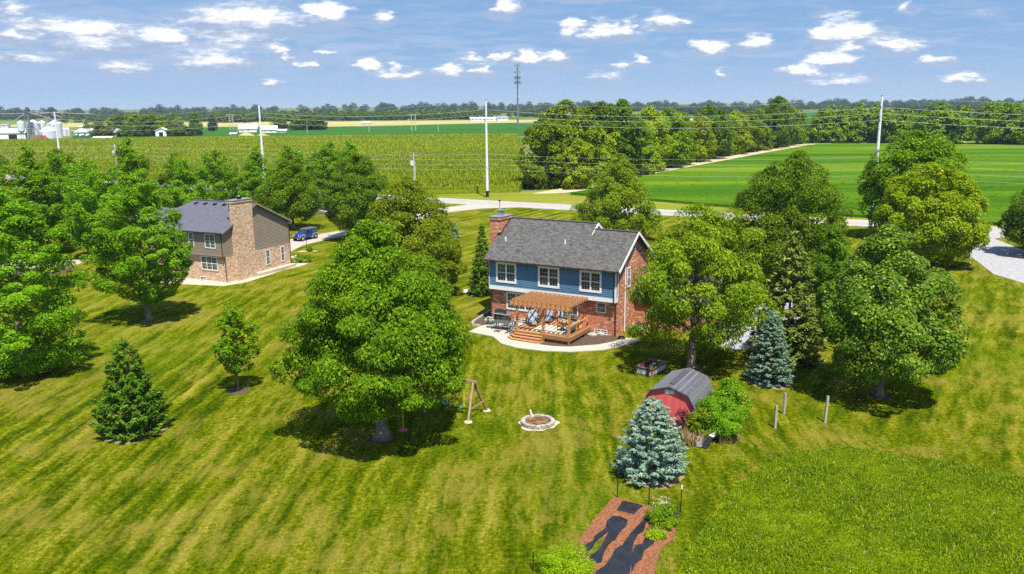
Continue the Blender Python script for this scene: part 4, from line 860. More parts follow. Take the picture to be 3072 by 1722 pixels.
rf.slab([(TU0 - 4.5, ve, TZ2), (TE, ve, TZ2), (TE, TVR, TZR), (TU0, TVR, TZR)], .13).slab([(TU0, TVR, TZR), (TE, TVR, TZR), (TE, vb, zb), (TU0 - 4.5, vb, zb)], .13)
rf.slab([(TU0 - 9, 2.2, 6.6), (TU0 + 1.5, 2.2, 6.6), (TU0 + 1.5, 4.8, 8.05), (TU0 - 9, 4.8, 8.05)], .1).slab([(TU0 - 9, 4.8, 8.05), (TU0 + 1.5, 4.8, 8.05), (TU0 + 1.5, 8, 6.4), (TU0 - 9, 8, 6.4)], .1)
rf.bar((TU0, TVR, TZR + .02), (TE, TVR, TZR + .02), .3, .05)
tr_ = rf.build('roof', MT['shingle_blue'], th)
MB().bar((TE + .02, ve, TZ2 - .09), (TE + .02, TVR, TZR - .09), .04, .2).bar((TE + .02, TVR, TZR - .09), (TE + .02, vb, zb - .09), .04, .2).build('fascia', MT['taupe_siding'], tr_)
for k in range(6):
    u = -9.3 + k * 1.62; v = TVR - .75; z = TZR - .75 * TS
    MB().add([(u, v - .25, z - .12), (u + .45, v - .25, z - .12), (u + .45, v + .2, z + .12), (u, v + .2, z + .12), (u + .05, v - .25, z + .1), (u + .4, v - .25, z + .1), (u + .4, v + .12, z + .2), (u + .05, v + .12, z + .2)], [(0, 1, 5, 4), (1, 2, 6, 5), (2, 3, 7, 6), (3, 0, 4, 7), (4, 5, 6, 7)]).build('roof_vent', MT['black'], tr_)
MB().box(-16, -8.0, 2.6, 7.5, 0, 6.9).build('side_wing', MT['taupe_siding'], th)
ch = MB().box(0, .62, 1.25, 4.42, -.1, 9.62).box(-.5, 0, 1.6, 4.1, 7.5, 9.62).box(-.56, .70, 1.18, 4.49, 9.62, 9.92).build('chimney', MT['brick_tan'], th)
MB().box(-.6, .75, 1.14, 4.53, 9.92, 9.98).build('cap', MT['steel'], ch)
MB().cyl((.1, 2.85, 9.98), (.1, 2.85, 10.25), .28, n=12).cyl((.1, 2.85, 10.32), (.1, 2.85, 10.45), .4, .3, n=12).cyl((.1, 2.85, 10.25), (.1, 2.85, 10.32), .2, n=8).build('flue', MT['black'], ch)
MB().bar((TU0 - 4.4, ve - .05, TZ2 - .06), (TE, ve - .05, TZ2 - .06), .11, .12).build('gutter', MT['brown_metal'], th)
MB().tube([(-.12, ve, TZ2 - .1), (-.12, -J2 - .08, TZ2 - .35), (-.12, -J2 - .08, TZ1 - .05), (-.08, -.08, TZ1 - .35), (-.08, -.08, .05)], .055, 6).build('downspout', MT['brown_metal'], th)
MB().tube([(.15, vb, zb - .05), (.08, W2 + .02, zb - .45), (.08, W2 + .02, .2)], .055, 6).build('downspout', MT['brown_metal'], th)
def tl(u, v): c, s = math.cos(TYAW), math.sin(TYAW); return (TX + u * c - v * s, TY + u * s + v * c)
tag(MB().prism([tl(-8, -.02), tl(-8, -3.6), tl(-3, -2.6), tl(1.0, -1.7), tl(2.0, 1.2), tl(1.5, 5.6), tl(.9, 9), tl(1.3, 12.4), tl(.8, 14.2), tl(-.6, 13.2), tl(.0, W2), tl(.02, -.02)], -.05, .06).build('stone_bed', MT['white_stone']), kind='structure')
tag(MB().prism([tl(.64, 4.45), tl(1.05, 4.45), tl(1.05, 5.4), tl(.8, W2 + .2), tl(.03, W2 + .2), tl(.03, 4.45)], 0, .42).build('stone_ledge', MT['white_stone']), 'raised pale stone ledge along the foot of the taupe house gable', 'ledge')
DRV = [(-36.5, 132.5), (-35.5, 126), (-32.7, 121.9), (-32.3, 127.5), (-28.2, 135.8), (-20, 151), (-12.3, 166.5), (-6, 172), (2.5, 173.4), (-9, 179.6), (-13.5, 175), (-21, 161), (-28.9, 143.6)]
sheet('driveway', DRV, .014, MT['drive_concrete'])
sheet('driveway', [(-33.6, 116.5), (-31.5, 118.3), (-30.8, 117.0), (-31.6, 116.0)], .016, MT['drive_concrete'])
sheet('driveway', [(-37, 168), (-33, 172), (-36, 190), (-41, 186), (-43, 176)], .014, MT['drive_concrete'])
sheet('driveway', [(-74, 107), (-60, 113), (-60, 117.5), (-76, 113)], .014, MT['drive_concrete'])
sheet('mulch_bed', [(-38.5, 163.5), (-30, 166.5), (-31, 169.5), (-40, 167.5)], .013, MT['mulch'])
sheet('mulch_bed', [(-70, 102.5), (-58.5, 107), (-59, 111), (-71, 107)], .013, MT['mulch'])
sheet('gravel_drive', [(77.5, 134.5), (73, 131.5), (63.4, 114), (61.5, 107.5), (59.3, 100.5), (59.8, 95), (62, 84), (76, 88), (72.8, 116.6), (74.5, 127), (82, 131.5)], .013, MT['gravel'])
sheet('gravel_drive', [(17.4, 71.6), (19.1, 69.2), (21.2, 69.8), (24.5, 74), (36, 88), (34, 92), (24, 84), (18.6, 76)], .013, MT['gravel'])
# ------------------------------------------------------------------ things round the blue house
def local(p, z=0): return hl(p[0], p[1], z)
rg = MB().box(-1.75, 1.75, -1.15, 1.15, 0, .012)
tag(rg.build('rug', MT['cream'], None, local((8.35, -2.75), DZ + .001), rz=HYAW), 'pale cream outdoor rug on the deck boards under the pergola', 'rug')
def armchair(label, u, v, rz, fab='fabric_grey'):
    o = thing('armchair', label, 'armchair', local((u, v), DZ), HYAW + rz, 'cushioned armchairs on the deck')
    for x in (-.33, .33):
        for y in (-.34, .3): MB().bar((x, y, 0), (x, y, .58 if y < 0 else .6), .05).build('leg', MT['dark_grey'], o)
        MB().bar((x, -.38, .6), (x, .36, .6), .07, .04).build('armrest', MT['dark_grey'], o)
    MB().box(-.31, .31, -.36, .32, .22, .3).build('seat_frame', MT['amber'], o)
    MB().box(-.3, .3, -.38, .26, .302, .44).build('seat_cushion', MT[fab], o)
    MB().add([(-.3, .18, .44), (.3, .18, .44), (.3, .42, 1.12), (-.3, .42, 1.12), (-.3, .32, .42), (.3, .32, .42), (.3, .55, 1.1), (-.3, .55, 1.1)], [(0, 1, 2, 3), (5, 4, 7, 6), (3, 2, 6, 7), (0, 3, 7, 4), (1, 5, 6, 2), (0, 4, 5, 1)]).build('back_cushion', MT[fab], o)
armchair('cushioned armchair nearest the deck steps, back turned towards the dining table', 6.0, -2.55, .95)
armchair('cushioned armchair with its tall back against the brick wall', 6.75, -.85, .05)
armchair('cushioned armchair half hidden by the railing left of the wall armchair', 5.55, -1.1, .9)
so2 = thing('sofa', 'tan-backed outdoor sofa along the right deck railing', 'sofa', local((10.1, -2.75), DZ), HYAW - PI / 2, None)
for x in (-.85, .85):
    for y in (-.36, .34): MB().bar((x, y, 0), (x, y, .6), .06).build('leg', MT['dark_grey'], so2)
    MB().bar((x, -.4, .62), (x, .4, .62), .08, .04).build('armrest', MT['dark_grey'], so2)
MB().box(-.83, .83, -.38, .3, .25, .42).build('seat_cushion', MT['fabric_grey'], so2); MB().add([(-.85, .26, .42), (.85, .26, .42), (.85, .42, 1.0), (-.85, .42, 1.0), (-.85, .34, .42), (.85, .34, .42), (.85, .5, .98), (-.85, .5, .98)], [(0, 1, 2, 3), (5, 4, 7, 6), (3, 2, 6, 7), (0, 3, 7, 4), (1, 5, 6, 2), (0, 4, 5, 1)]).build('backrest', MT['tan_fabric'], so2)
def table(name, label, cat, loc, rz, lx, ly, h, top, leg, group=None, th_=.04):
    o = thing(name, label, cat, loc, rz, group); MB().box(-lx / 2, lx / 2, -ly / 2, ly / 2, h - th_, h).build('table_top', MT[top], o)
    for x in (-1, 1):
        for y in (-1, 1): MB().bar((x * (lx / 2 - .06), y * (ly / 2 - .06), 0), (x * (lx / 2 - .06), y * (ly / 2 - .06), h - th_), .06).build('leg', MT[leg], o)
    return o
table('coffee_table', 'low dark coffee table in front of the tan-backed sofa', 'table', local((9.05, -2.6), DZ + .013), HYAW, .55, 1.0, .42, 'dark_grey', 'dark_grey')
table('side_table', 'small dark side table between the cushioned armchairs', 'table', local((5.95, -1.55), DZ), HYAW + .4, .5, .5, .5, 'dark_grey', 'dark_grey')
table('bench', 'amber wooden bench against the house beside the glass door', 'bench', local((8.35, -.55), DZ), HYAW, 1.3, .42, .42, 'amber', 'amber')
# dining set on the patio
PZ = .07
table('dining_table', 'dark grey rectangular dining table on the patio left of the steps', 'table', local((2.8, -2.75), PZ), HYAW + .03, 1.85, 1.05, .74, 'dark_grey', 'dark_grey')
def chair(label, u, v, rz, cush):
    o = thing('dining_chair', label, 'chair', local((u, v), PZ), HYAW + rz, 'dark dining chairs round the patio table')
    for x in (-.22, .22):
        MB().bar((x, -.2, 0), (x, -.2, .66), .04).build('leg', MT['dark_grey'], o); MB().bar((x, .24, 0), (x, .3, .95), .04).build('leg', MT['dark_grey'], o)
        MB().bar((x, -.22, .66), (x, .26, .66), .05, .03).build('armrest', MT['dark_grey'], o)
    m = MB().bar((-.22, .3, .93), (.22, .3, .93), .04, .06).bar((-.22, .26, .55), (.22, .26, .55), .04, .05)
    for q in range(4): m.bar((-.15 + q * .1, .265, .55), (-.15 + q * .1, .3, .92), .03, .02)
    m.build('backrest', MT['dark_grey'], o); MB().box(-.22, .22, -.22, .24, .41, .45).build('seat', MT['dark_grey'], o)
    if cush: MB().box(-.2, .2, -.2, .2, .452, .50).build('cushion', MT[cush], o)
chair('dark slat-back chair on the near side of the patio table, no cushion', 2.95, -3.75, PI + .05, None)
chair('dark dining chair with a teal cushion at the right end of the patio table', 4.0, -2.95, -1.35, 'teal')
chair('dark dining chair with a blue cushion at the left end of the patio table', 1.6, -2.85, 1.75, 'car_blue')
chair('dark dining chair on the house side of the patio table', 2.6, -1.75, .1, None)
kt = thing('play_table', 'blue and lime green plastic play table left of the dining table', 'play table', local((.75, -1.75), PZ), HYAW - .1)
MB().box(-.4, .4, -.28, .28, .36, .48).build('table_top', MT['lime'], kt); MB().box(-.3, .3, -.05, .26, .481, .6).build('bin', MT['teal'], kt); MB().box(-.33, .33, -.0, .3, .6, .66).build('lid', MT['tan_fabric'], kt)
for x in (-.34, .34):
    for y in (-.22, .22): MB().cyl((x, y, 0), (x, y, .36), .06).build('leg', MT['teal'], kt)
gr = thing('grill', 'black and steel gas grill against the brick wall behind the dining table', 'grill', local((1.45, -.5), PZ), HYAW)
MB().box(-.72, .72, -.28, .28, .12, .80).build('cabinet', MT['black'], gr)
MB().box(-1.0, 1.0, -.33, .3, .82, .92).build('shelf', MT['steel'], gr)
hd = MB(); n = 8
for x in (-.7, .7):
    for k in range(n + 1): a = PI * k / n; hd.v.append((x, -math.cos(a) * .28, .92 + math.sin(a) * .36))
hd.f = [(k, k + 1, n + 2 + k, n + 1 + k) for k in range(n)] + [tuple(range(n + 1))[::-1], tuple(range(n + 1, 2 * n + 2))]
lid = hd.build('lid', MT['black'], gr); MB().bar((-.5, -.32, 1.02), (.5, -.32, 1.02), .03).build('handle', MT['steel'], lid)
for x in (-.72, .68): MB().box(x, x + .05, -.29, .27, .925, 1.24).build('end_cap', MT['steel'], lid)
kb = MB()
for k in range(7): kb.cyl((-.6 + k * .2, -.37, .87), (-.6 + k * .2, -.33, .87), .035, n=8)
kb.build('knob', MT['white'], gr)
for x in (-.3, .3): MB().box(x - .2, x + .2, -.31, -.285, .5, .53).build('door_handle', MT['steel'], gr)
for x in (-.66, .66): MB().cyl((x, -.2, 0), (x, -.2, .12), .04).cyl((x, .2, 0), (x, .2, .12), .04).build('wheel', MT['tyre'], gr)
hs = MB()
for k in range(4):
    hs.tube([(math.cos(a * PI / 10) * (.34 - .02 * k), math.sin(a * PI / 10) * (.34 - .02 * k), .03 + .05 * k) for a in range(21)], .028, 5, False)
tag(hs.build('garden_hose', MT['black'], None, local((14.1, -.55), .04)), 'coiled black garden hose at the right corner of the brick wall', 'hose')
ac = thing('air_conditioner', 'grey ribbed air conditioner unit beside the right gable wall under the tree', 'air conditioner', local((LEN + 1.2, 2.0)), HYAW)
m = MB().box(-.42, .42, -.42, .42, .06, .95)
for k in range(12): m.box(-.44, .44, -.4 + k * .07, -.37 + k * .07, .1, .9)
m.build('casing', vary('ac_grey', (.36, .36, .34), (.45, .45, .43), 2, .6), ac); MB().lathe([(.001, .99), (.34, .99), (.36, .95)], 14).build('fan_guard', MT['black'], ac); MB().box(-.5, .5, -.5, .5, 0, .06).build('pad', MT['concrete'], ac)
wb = MB()
for k in range(2): wb.lathe([(.5 - .1 * k, .04), (.5 - .1 * k, .16), (.001, .22 + .02 * k)], 9, (k * .9, .2 * k))
tag(wb.build('window_well_rocks', MT['stone'], None, local((11.2, -.6))), 'pale rocks in the mulch below the small basement window', 'rocks')
for lab, p in (('white utility box standing in the lawn left of the blue house chimney', (1172, 735)), ('small dark drain cover in the lawn left of the blue house', (1182, 751))):
    q = at(*p); b_ = MB().box(-.25, .25, -.18, .18, 0, .3) if 'white' in lab else MB().lathe([(.4, 0), (.4, .06), (.001, .09)], 10)
    tag(b_.build('utility_box' if 'white' in lab else 'drain_cover', MT['white' if 'white' in lab else 'dark_grey'], None, (q.x, q.y, 0)), lab, 'utility box' if 'white' in lab else 'drain')

# ------------------------------------------------------------------ back yard
# red barn-roofed shed
SX, SY, SYAW, SW, SD, SHW, SHK, SHR, SK = 8.892, 53.126, -.507, 3.348, 4.217, 1.45, 2.33, 2.75, .395
sh = thing('shed', 'red garden shed with a grey gambrel shingle roof and white corner boards', 'shed', (SX, SY, 0), SYAW)
gp = [(0, 0), (SW, 0), (SW, SHW), (SW - SK + .05, SHK - .08), (SW / 2, SHR - .08), (SK - .05, SHK - .08), (0, SHW)]
m = MB(); n = len(gp)
m.add([(x, 0, z) for x, z in gp] + [(x, SD, z) for x, z in gp], [tuple(range(n)), tuple(range(n, 2 * n))[::-1]] + [(i, n + i, n + (i + 1) % n, (i + 1) % n) for i in range(n)])
wl = m.build('wall', MT['shed_red'], sh)
m = MB()
for k in range(1, 11): x = SW * k / 11; m.box(x - .012, x + .012, -.012, 0, .05, SHW + .5 if .6 < x < SW - .6 else SHW)
for k in range(1, 14): y = SD * k / 14; m.box(SW, SW + .012, y - .012, y + .012, .05, SHW - .02)
m.build('batten', MT['shed_red'], wl)
prof = [(-.133, SHW - .02), (SK - .02, SHK), (SW / 2, SHR), (SW - SK + .02, SHK), (SW + .133, SHW - .02)]
m = MB()
for (xa, za), (xb, zb_) in zip(prof, prof[1:]): m.slab([(xa, -.14, za), (xa, SD + .14, za), (xb, SD + .14, zb_), (xb, -.14, zb_)][::-1], -.05) if False else m.slab([(xb, -.14, zb_), (xb, SD + .14, zb_), (xa, SD + .14, za), (xa, -.14, za)], .05)
rs = m.build('roof', MT['shingle_shed'], sh)
MB().slab([(SW / 2 + .16, .4, SHR + .01), (SW / 2 + .16, SD - .6, SHR + .01), (SW / 2, SD - .6, SHR + .07), (SW / 2, .4, SHR + .07)], .03).slab([(SW / 2, .4, SHR + .07), (SW / 2, SD - .6, SHR + .07), (SW / 2 - .16, SD - .6, SHR + .01), (SW / 2 - .16, .4, SHR + .01)], .03).build('ridge_vent', MT['dark_grey'], rs)
m = MB()
for (xa, za), (xb, zb_) in zip(prof, prof[1:]): m.bar((xa, -.16, za - .05), (xb, -.16, zb_ - .05), .03, .07)
m.build('fascia', MT['dark_grey'], rs)
for x, y in ((-.015, -.015), (SW + .015, -.015), (SW + .015, SD + .015)): MB().box(x - .07, x + .07, y - .07, y + .07, 0, SHW - .05).build('corner_board', MT['white'], sh)
MB().box(SW / 2 - .32, SW / 2 + .32, -.03, .0, SHK - .13, SHK + .12).build('vent', MT['white'], sh); MB().box(SW / 2 - .015, SW / 2 + .015, -.04, -.03, SHK - .13, SHK + .12).build('vent_bar', MT['roof_grey'], sh)
MB().box(2.0, 2.3, -.3, -.02, 0, .22).build('footing', MT['white'], sh)
# wild vines and rubbish round the shed
def bush(name, label, cat, xy, h, wd, leafm, seed, ncl=50, per=90, cs=.38, leaf=.14, sx=1.0, rz=0, prof=ROUND, group=None, el=1.3):
    o = tag(link(name, crown('crown_' + name, seed, .0, h, wd, prof, ncl, per, cs, leaf, el, .6, .8, 0, .22, .3, .1, .55), leafm, None, (xy[0], xy[1], 0), rz), label, cat, group); o.scale = (sx, 1, 1); return o
bush('vine_bush', 'big tangled green vine covering the junk on the right of the shed', 'bush', (13.3, 50.9), 2.2, 3.9, L['vine'], 81, 120, 100, .42, .16, .8)
bush('vine_bush', 'taller vine clump reaching the shed eave beside the red frame', 'bush', (14.5, 53.3), 2.7, 2.7, L['vine'], 82, 60, 90, .42, .16)
bush('wild_shrub', 'darker shrub between the blue spruce and the vine', 'bush', (12.3, 50.3), 1.8, 2.3, L['wild'], 83, 50, 90, .36, .14)
tag(blades('dry_weeds', [(10.6, 48.8), (11.9, 48.6), (12.1, 50.0), (10.9, 50.3)], 420, .9, .05, 1.8, L['dry'], .0), 'tan dried weeds beside the blue spruce at the shed corner', 'weeds')
bush('purple_shrub', 'reddish-leaved shrub in front of the red shed wall', 'bush', (11.1, 51.0), 1.5, 1.3, L['purple'], 85, 26, 50, .22, .13)
tag(blades('dry_weeds', [(12.9, 48.9), (14.3, 49.4), (14.5, 50.3), (13.2, 49.9)], 500, .55, .05, 1.1, L['dry'], .0), 'low dry grass below the white folding table', 'weeds')
q = at(1800, 1118); ft = thing('folding_table', 'white folding table tipped on its edge in the vines', 'table', (q.x + .1, q.y + .35, -.1), .75)
MB().slab([(-.6, 0, .45), (.6, 0, .7), (.6, .22, .85), (-.6, .22, .6)], .05).build('table_top', MT['white'], ft)
for x in (-.6, .6): MB().bar((x, .1, .7), (x + .1, .2, 0), .03).build('leg', MT['dark_grey'], ft)
q = at(1768, 1128); m = MB().bar((0, 0, .05), (.55, .5, .6), .5, .03).bar((-.2, .1, .05), (-.1, .6, .55), .35, .03)
tag(m.build('junk_board', MT['black'], None, (q.x, q.y, 0)), 'black boards leaning under the vines near the blue spruce', 'boards')
q = at(1826, 1112); m = MB()
for k in range(5): m.bar((k * .09, 0, 0), (k * .09 + .22, .3, .95), .06, .02)
tag(m.build('picket_panel', MT['weathered'], None, (q.x, q.y, 0), rz=.3), 'leaning grey wooden slats at the right of the folding table', 'slats')
q = at(1858, 1062); m = MB()
for x in (0, .55): m.bar((x, 0, 0), (x, 0, 1.15), .05)
for z in (.25, .7, 1.12): m.bar((0, 0, z), (.55, 0, z), .05)
m.bar((0, 0, 1.12), (-.9, .2, 1.15), .05)
tag(m.build('red_frame', MT['red_metal'], None, (q.x - .45, q.y, 0), rz=.5), 'red tubular metal frame at the right end of the vines', 'frame')
# wooden posts
def post(label, p, hgt, rz, lean):
    q = at(*p); m = MB().bar((0, 0, -.02), (lean, 0, hgt), .15, .15).bar((lean, 0, hgt), (lean * 1.02, 0, hgt + .03), .11, .11)
    tag(m.build('wooden_post', MT['weathered'], None, (q.x, q.y, 0), rz=rz), label, 'post', 'weathered posts standing in the grass')
post('short weathered wooden post nearest the mown strip, leftmost of the three', (1949, 1077), 1.55, .2, .03)
post('weathered wooden post directly below the pointed blue spruce', (1971, 1042), 1.5, .5, .05)
post('tallest weathered wooden post, standing alone in front of the glossy-leaved tree', (2075, 1063), 1.85, .1, .08)
# fire pit
q = at(1353, 1068); MT['ash'] = vary('ash', (.06, .05, .04), (.14, .11, .09), 4, .95); fp = thing('fire_pit', 'round stone fire pit filled with sticks on the lawn', 'fire pit', (q.x, q.y + .15, 0))
g_ = random.Random(3)
for lv in range(2):
    for k in range(18):
        a = 2 * PI * (k + .5 * lv) / 18; r = 1.0 + g_.uniform(-.02, .02); m = MB().box(-.155, .155, -.13, .13, .13 * lv + .01, .13 * lv + .135)
        m.move(lambda p: Vector((p.x * math.cos(a + PI / 2) - p.y * math.sin(a + PI / 2) + r * math.cos(a), p.x * math.sin(a + PI / 2) + p.y * math.cos(a + PI / 2) + r * math.sin(a), p.z))); m.build('stone_block', MT['stone'], fp)
m = MB()
for k in range(46):
    a, b = g_.uniform(0, 2 * PI), g_.uniform(0, 2 * PI); m.tube([(.75 * math.cos(a), .75 * math.sin(a), .05 + .2 * g_.random()), (.75 * math.cos(b), .75 * math.sin(b), .1 + .22 * g_.random())], [.03, .015], 5)
MB().lathe([(.001, .06), (.9, .05)], 18).build('ash_floor', MT['ash'], fp); m.build('sticks', MT['cedar_dark'], fp); MB().bar((-.35, .75, .1), (-.5, 1.05, .62), .14, .1).build('log', MT['weathered'], fp)
poly = [(q.x + (1.32 + .12 * math.sin(3 * a + 1) + .09 * math.sin(7 * a)) * math.cos(a), q.y + .1 + (1.22 + .1 * math.sin(2 * a) + .08 * math.sin(8 * a)) * math.sin(a)) for a in [2 * PI * k / 40 for k in range(40)]]
sheet('gravel_ring', poly, .012, MT['white_stone'])
# swing frame
A_, B_ = Vector((-3.06, 53.2, 0)), Vector((-1.86, 55.36, 0)); top = (A_ + B_) / 2 + Vector((-.25, .1, 2.45)); ax = Vector((-.874, .486, 0))
MT['frame_wood'] = wood('frame_wood', (.27, .18, .11), (.36, .26, .17), (.15, .09, .05)); sf = thing('swing_set', 'weathered wooden A-frame swing set half hidden under the largest tree', 'swing set', A_)
m = MB
for off in (Vector((0, 0, 0)), ax * 3.6):
    for P_, nm in ((A_, 'leg'), (B_, 'leg')): MB().bar(P_ - A_ + off, top - A_ + off, .13, .13).build(nm, MT['frame_wood'] if P_ is A_ else MT['cedar_dark'], sf)
    c0, c1 = A_.lerp(top, .33), B_.lerp(top, .33); MB().bar(c0 - A_ + off + ax * -.1, c1 - A_ + off + ax * -.1, .04, .14).build('brace', MT['frame_wood'], sf)
MB().bar(top - A_ - ax * .3, top - A_ + ax * 3.8, .12, .16).build('top_beam', MT['frame_wood'], sf)
for s_ in (1.0, 2.4):
    bs = top - A_ + ax * s_; m = MB()
    for d in (-.22, .22): m.cyl(bs + ax * d, bs + ax * d * .9 + Vector((0, 0, -1.9)), .022, n=5)
    m.build('swing_rope', MT['yellow'], sf)
    pts = [bs + ax * x + Vector((0, 0, -1.9 - .12 * (1 - (x / .2) ** 2))) for x in (-.2, -.1, 0, .1, .2)]; m = MB()
    for a, b in zip(pts, pts[1:]): m.bar(a, b, .24, .02)
    m.build('swing_seat', MT['teal'], sf)
for P_ in (A_, B_): tag(MB().lathe([(.3, 0), (.26, .05), (.001, .06)], 9).build('footing', MT['white_stone'], sf, P_ - A_))
ds = thing('disc_swing', 'round pink disc swing hanging from the largest tree', 'swing', (-7.05, 50.2, 0)); MB().lathe([(.001, .62), (.22, .64), (.3, .70), (.22, .76), (.001, .80)], 14).build('seat', MT['pink'], ds); MB().cyl((0, 0, .78), (0, 0, 3.2), .018, n=5).build('rope', MT['yellow'], ds)
for x, y, r in ((-8.5, 50.6, .95), (-20.8, 60.0, .85), (-25.2, 51.9, 1.95), (14.4, 64.2, .8), (26.6, 57.4, .7), (7.9, 44.6, 1.75), (19.6, 60.7, 1.7)):
    sheet('tree_ring', [(x + r * (1 + .12 * math.sin(3 * a + x)) * math.cos(a), y + r * (.95 + .1 * math.sin(4 * a)) * math.sin(a)) for a in [2 * PI * k / 28 for k in range(28)]], .010, MT['mulch'] if r < 1.5 else vary('bare_earth', (.16, .13, .06), (.24, .20, .10), 3, .95, .1))
# planter box with hand pump
p0, p1, p2 = at(1601, 941), at(1640, 949), at(1674, 929); yaw = math.atan2(p1.y - p0.y, p1.x - p0.x); pw, pd = (p1 - p0).length, (p2 - p1).length
pl = thing('planter_box', 'square timber planter with metal sides, black pond ring and flowers on top', 'planter', p0, yaw)
m = MB()
for x in (0, pw):
    for y in (0, pd): m.box(x - .06, x + .06, y - .06, y + .06, 0, .62)
m.build('corner_post', MT['cedar_dark'], pl)
MB().box(.06, pw - .06, -.02, .03, .12, .5).box(.06, pw - .06, pd - .03, pd + .02, .12, .5).box(pw - .03, pw + .02, .06, pd - .06, .12, .5).box(-.02, .03, .06, pd - .06, .12, .5).build('side_panel', MT['galv'], pl)
MB().box(-.1, pw + .1, -.1, .14, .62, .68).box(-.1, pw + .1, pd - .14, pd + .1, .62, .68).box(-.1, .14, .14, pd - .14, .62, .68).box(pw - .14, pw + .1, .14, pd - .14, .62, .68).box(.06, pw - .06, -.05, .0, .02, .1).build('rim', MT['cedar_dark'], pl)
MB().box(.1, pw - .1, .1, pd - .1, .4, .6).build('soil', MT['mulch'], pl)
MB().tube([(pw / 2 + .42 * math.cos(a * PI / 10), pd / 2 + .5 * math.sin(a * PI / 10), .66) for a in range(21)], .06, 6, False).build('pond_ring', MT['black'], pl)
pm = MB().cyl((.55, .5, .6), (.55, .5, 1.35), .05, n=8).bar((.55, .5, 1.3), (.3, .45, 1.55), .03).cyl((.55, .5, 1.2), (.75, .55, 1.1), .03, n=6).cyl((.55, .5, 1.35), (.55, .5, 1.45), .07, .03, 8); pm.build('hand_pump', MT['black'], pl)
MB().box(pw - .42, pw - .2, -.16, -.08, 0, .72).build('rain_spout', MT['black'], pl)
for k, (x, y, c) in enumerate([(.35, .35, 'pink'), (.5, pd - .4, 'red_metal'), (pw - .4, pd - .35, 'pink'), (pw - .35, .5, 'yellow'), (.9, pd - .3, 'lime'), (pw - .5, 1.2, 'white')]):
    m = MB()
    for j in range(9): m.ball((x + g_.uniform(-.16, .16), y + g_.uniform(-.16, .16), .66 + g_.uniform(0, .1)), .05, 6, 4)
    m.build('flower_clump', MT[c], pl)
# vegetable bed with plastic sheeting
BED = [(5.45, 41.95), (7.25, 40.75), (8.3, 38.9), (7.75, 37.2), (7.05, 36.6), (6.0, 33.2), (3.0, 33.4), (3.0, 35.2), (2.75, 36.5), (4.2, 39.6)]
tag(MB().prism(BED, -.05, .05).build('bark_bed', MT['bark_mulch']), kind='structure')
def zb(x, y): return at((1560 + x * 600 / 2576) / 1.192547, (1420 + y * 302 / 1297) / 1.192547)
def plastic(label, pts, z):
    g2 = random.Random(int(z * 1e4)); q = [zb(*p) for p in pts]; c = sum((p for p in q), Vector()) / len(q); m = MB(); n = len(q)
    ring = [Vector((p.x, p.y, z)) for p in q]; inn = [Vector((p.x + (c.x - p.x) * .3, p.y + (c.y - p.y) * .3, z + .03 + .05 * g2.random())) for p in q]; in2 = [Vector((p.x + (c.x - p.x) * .65, p.y + (c.y - p.y) * .65, z + .015 + .06 * g2.random())) for p in q]
    m.add(ring + inn + in2 + [Vector((c.x, c.y, z + .05))], [(i, (i + 1) % n, n + (i + 1) % n, n + i) for i in range(n)] + [(n + i, n + (i + 1) % n, 2 * n + (i + 1) % n, 2 * n + i) for i in range(n)] + [(2 * n + i, 2 * n + (i + 1) % n, 3 * n) for i in range(n)])
    tag(m.build('plastic_sheet', MT['plastic']), label, 'plastic sheet', 'black plastic sheets laid on the bark bed')
plastic('small square black plastic sheet at the far end of the bark bed', [(1325, 360), (1440, 385), (1590, 425), (1530, 475), (1470, 540), (1340, 510), (1240, 490)], .056)
plastic('upper part of the left black plastic sheet, wide and ragged, on the bark bed', [(1190, 560), (1290, 565), (1390, 610), (1370, 690), (1280, 780), (1215, 890), (1165, 810), (1150, 740), (1100, 690), (1120, 620)], .060)
plastic('narrow torn strip of black plastic on the left edge of the bark bed', [(1120, 700), (1160, 740), (1010, 870), (900, 1010), (870, 1090), (800, 1020), (830, 950), (930, 900), (960, 820)], .064)
plastic('long black plastic strip beside the torn gap in the bark bed', [(1150, 745), (1230, 860), (1150, 920), (1080, 1040), (1050, 1160), (900, 1190), (880, 1110), (1000, 1020), (1080, 880)], .068)
plastic('middle diagonal black plastic sheet on the bark bed', [(1610, 590), (1640, 610), (1590, 760), (1520, 800), (1450, 930), (1450, 1000), (1310, 960), (1340, 900), (1420, 790), (1510, 690)], .072)
plastic('largest wrinkled black plastic sheet at the near end of the bark bed', [(1300, 940), (1445, 1000), (1430, 1120), (1420, 1297), (1250, 1400), (960, 1400), (980, 1280), (1100, 1200), (1170, 1100), (1220, 1000)], .076)
plastic('right black plastic sheet with a ragged edge near the bark bed side', [(1600, 860), (1740, 870), (1720, 920), (1600, 1010), (1570, 1120), (1490, 1180), (1440, 1297), (1425, 1110), (1455, 1000), (1490, 940), (1600, 920)], .080)
tag(MB().sheet([zb(*p)[:2] for p in ((1080, 850), (1060, 920), (1000, 1030), (890, 1080), (900, 1030), (980, 900))], .09).build('grass_gap', MT['lawn']), kind='structure')
plastic('small black plastic scrap right of the white-flowered plants', [(1950, 500), (2050, 520), (2060, 545), (2020, 590), (1960, 560)], .03)
q = zb(1840, 640); bush('flowering_plants', 'green plants with small white flowers at the right of the bark bed', 'plants', (q.x, q.y), .75, 1.7, L['vine'], 91, 46, 80, .26, .10)
q2 = zb(1800, 470); bush('flower_heads', 'small white flower heads behind the bark bed plants', 'flowers', (q2.x, q2.y - .2), .75, 1.0, L['flower'], 92, 24, 8, .25, .06)
q = zb(1730, 820); bush('garden_weeds', 'low yellowish weeds at the edge of the bark bed', 'plants', (q.x, q.y), .35, 1.0, L['lime'], 93, 26, 50, .2, .10)
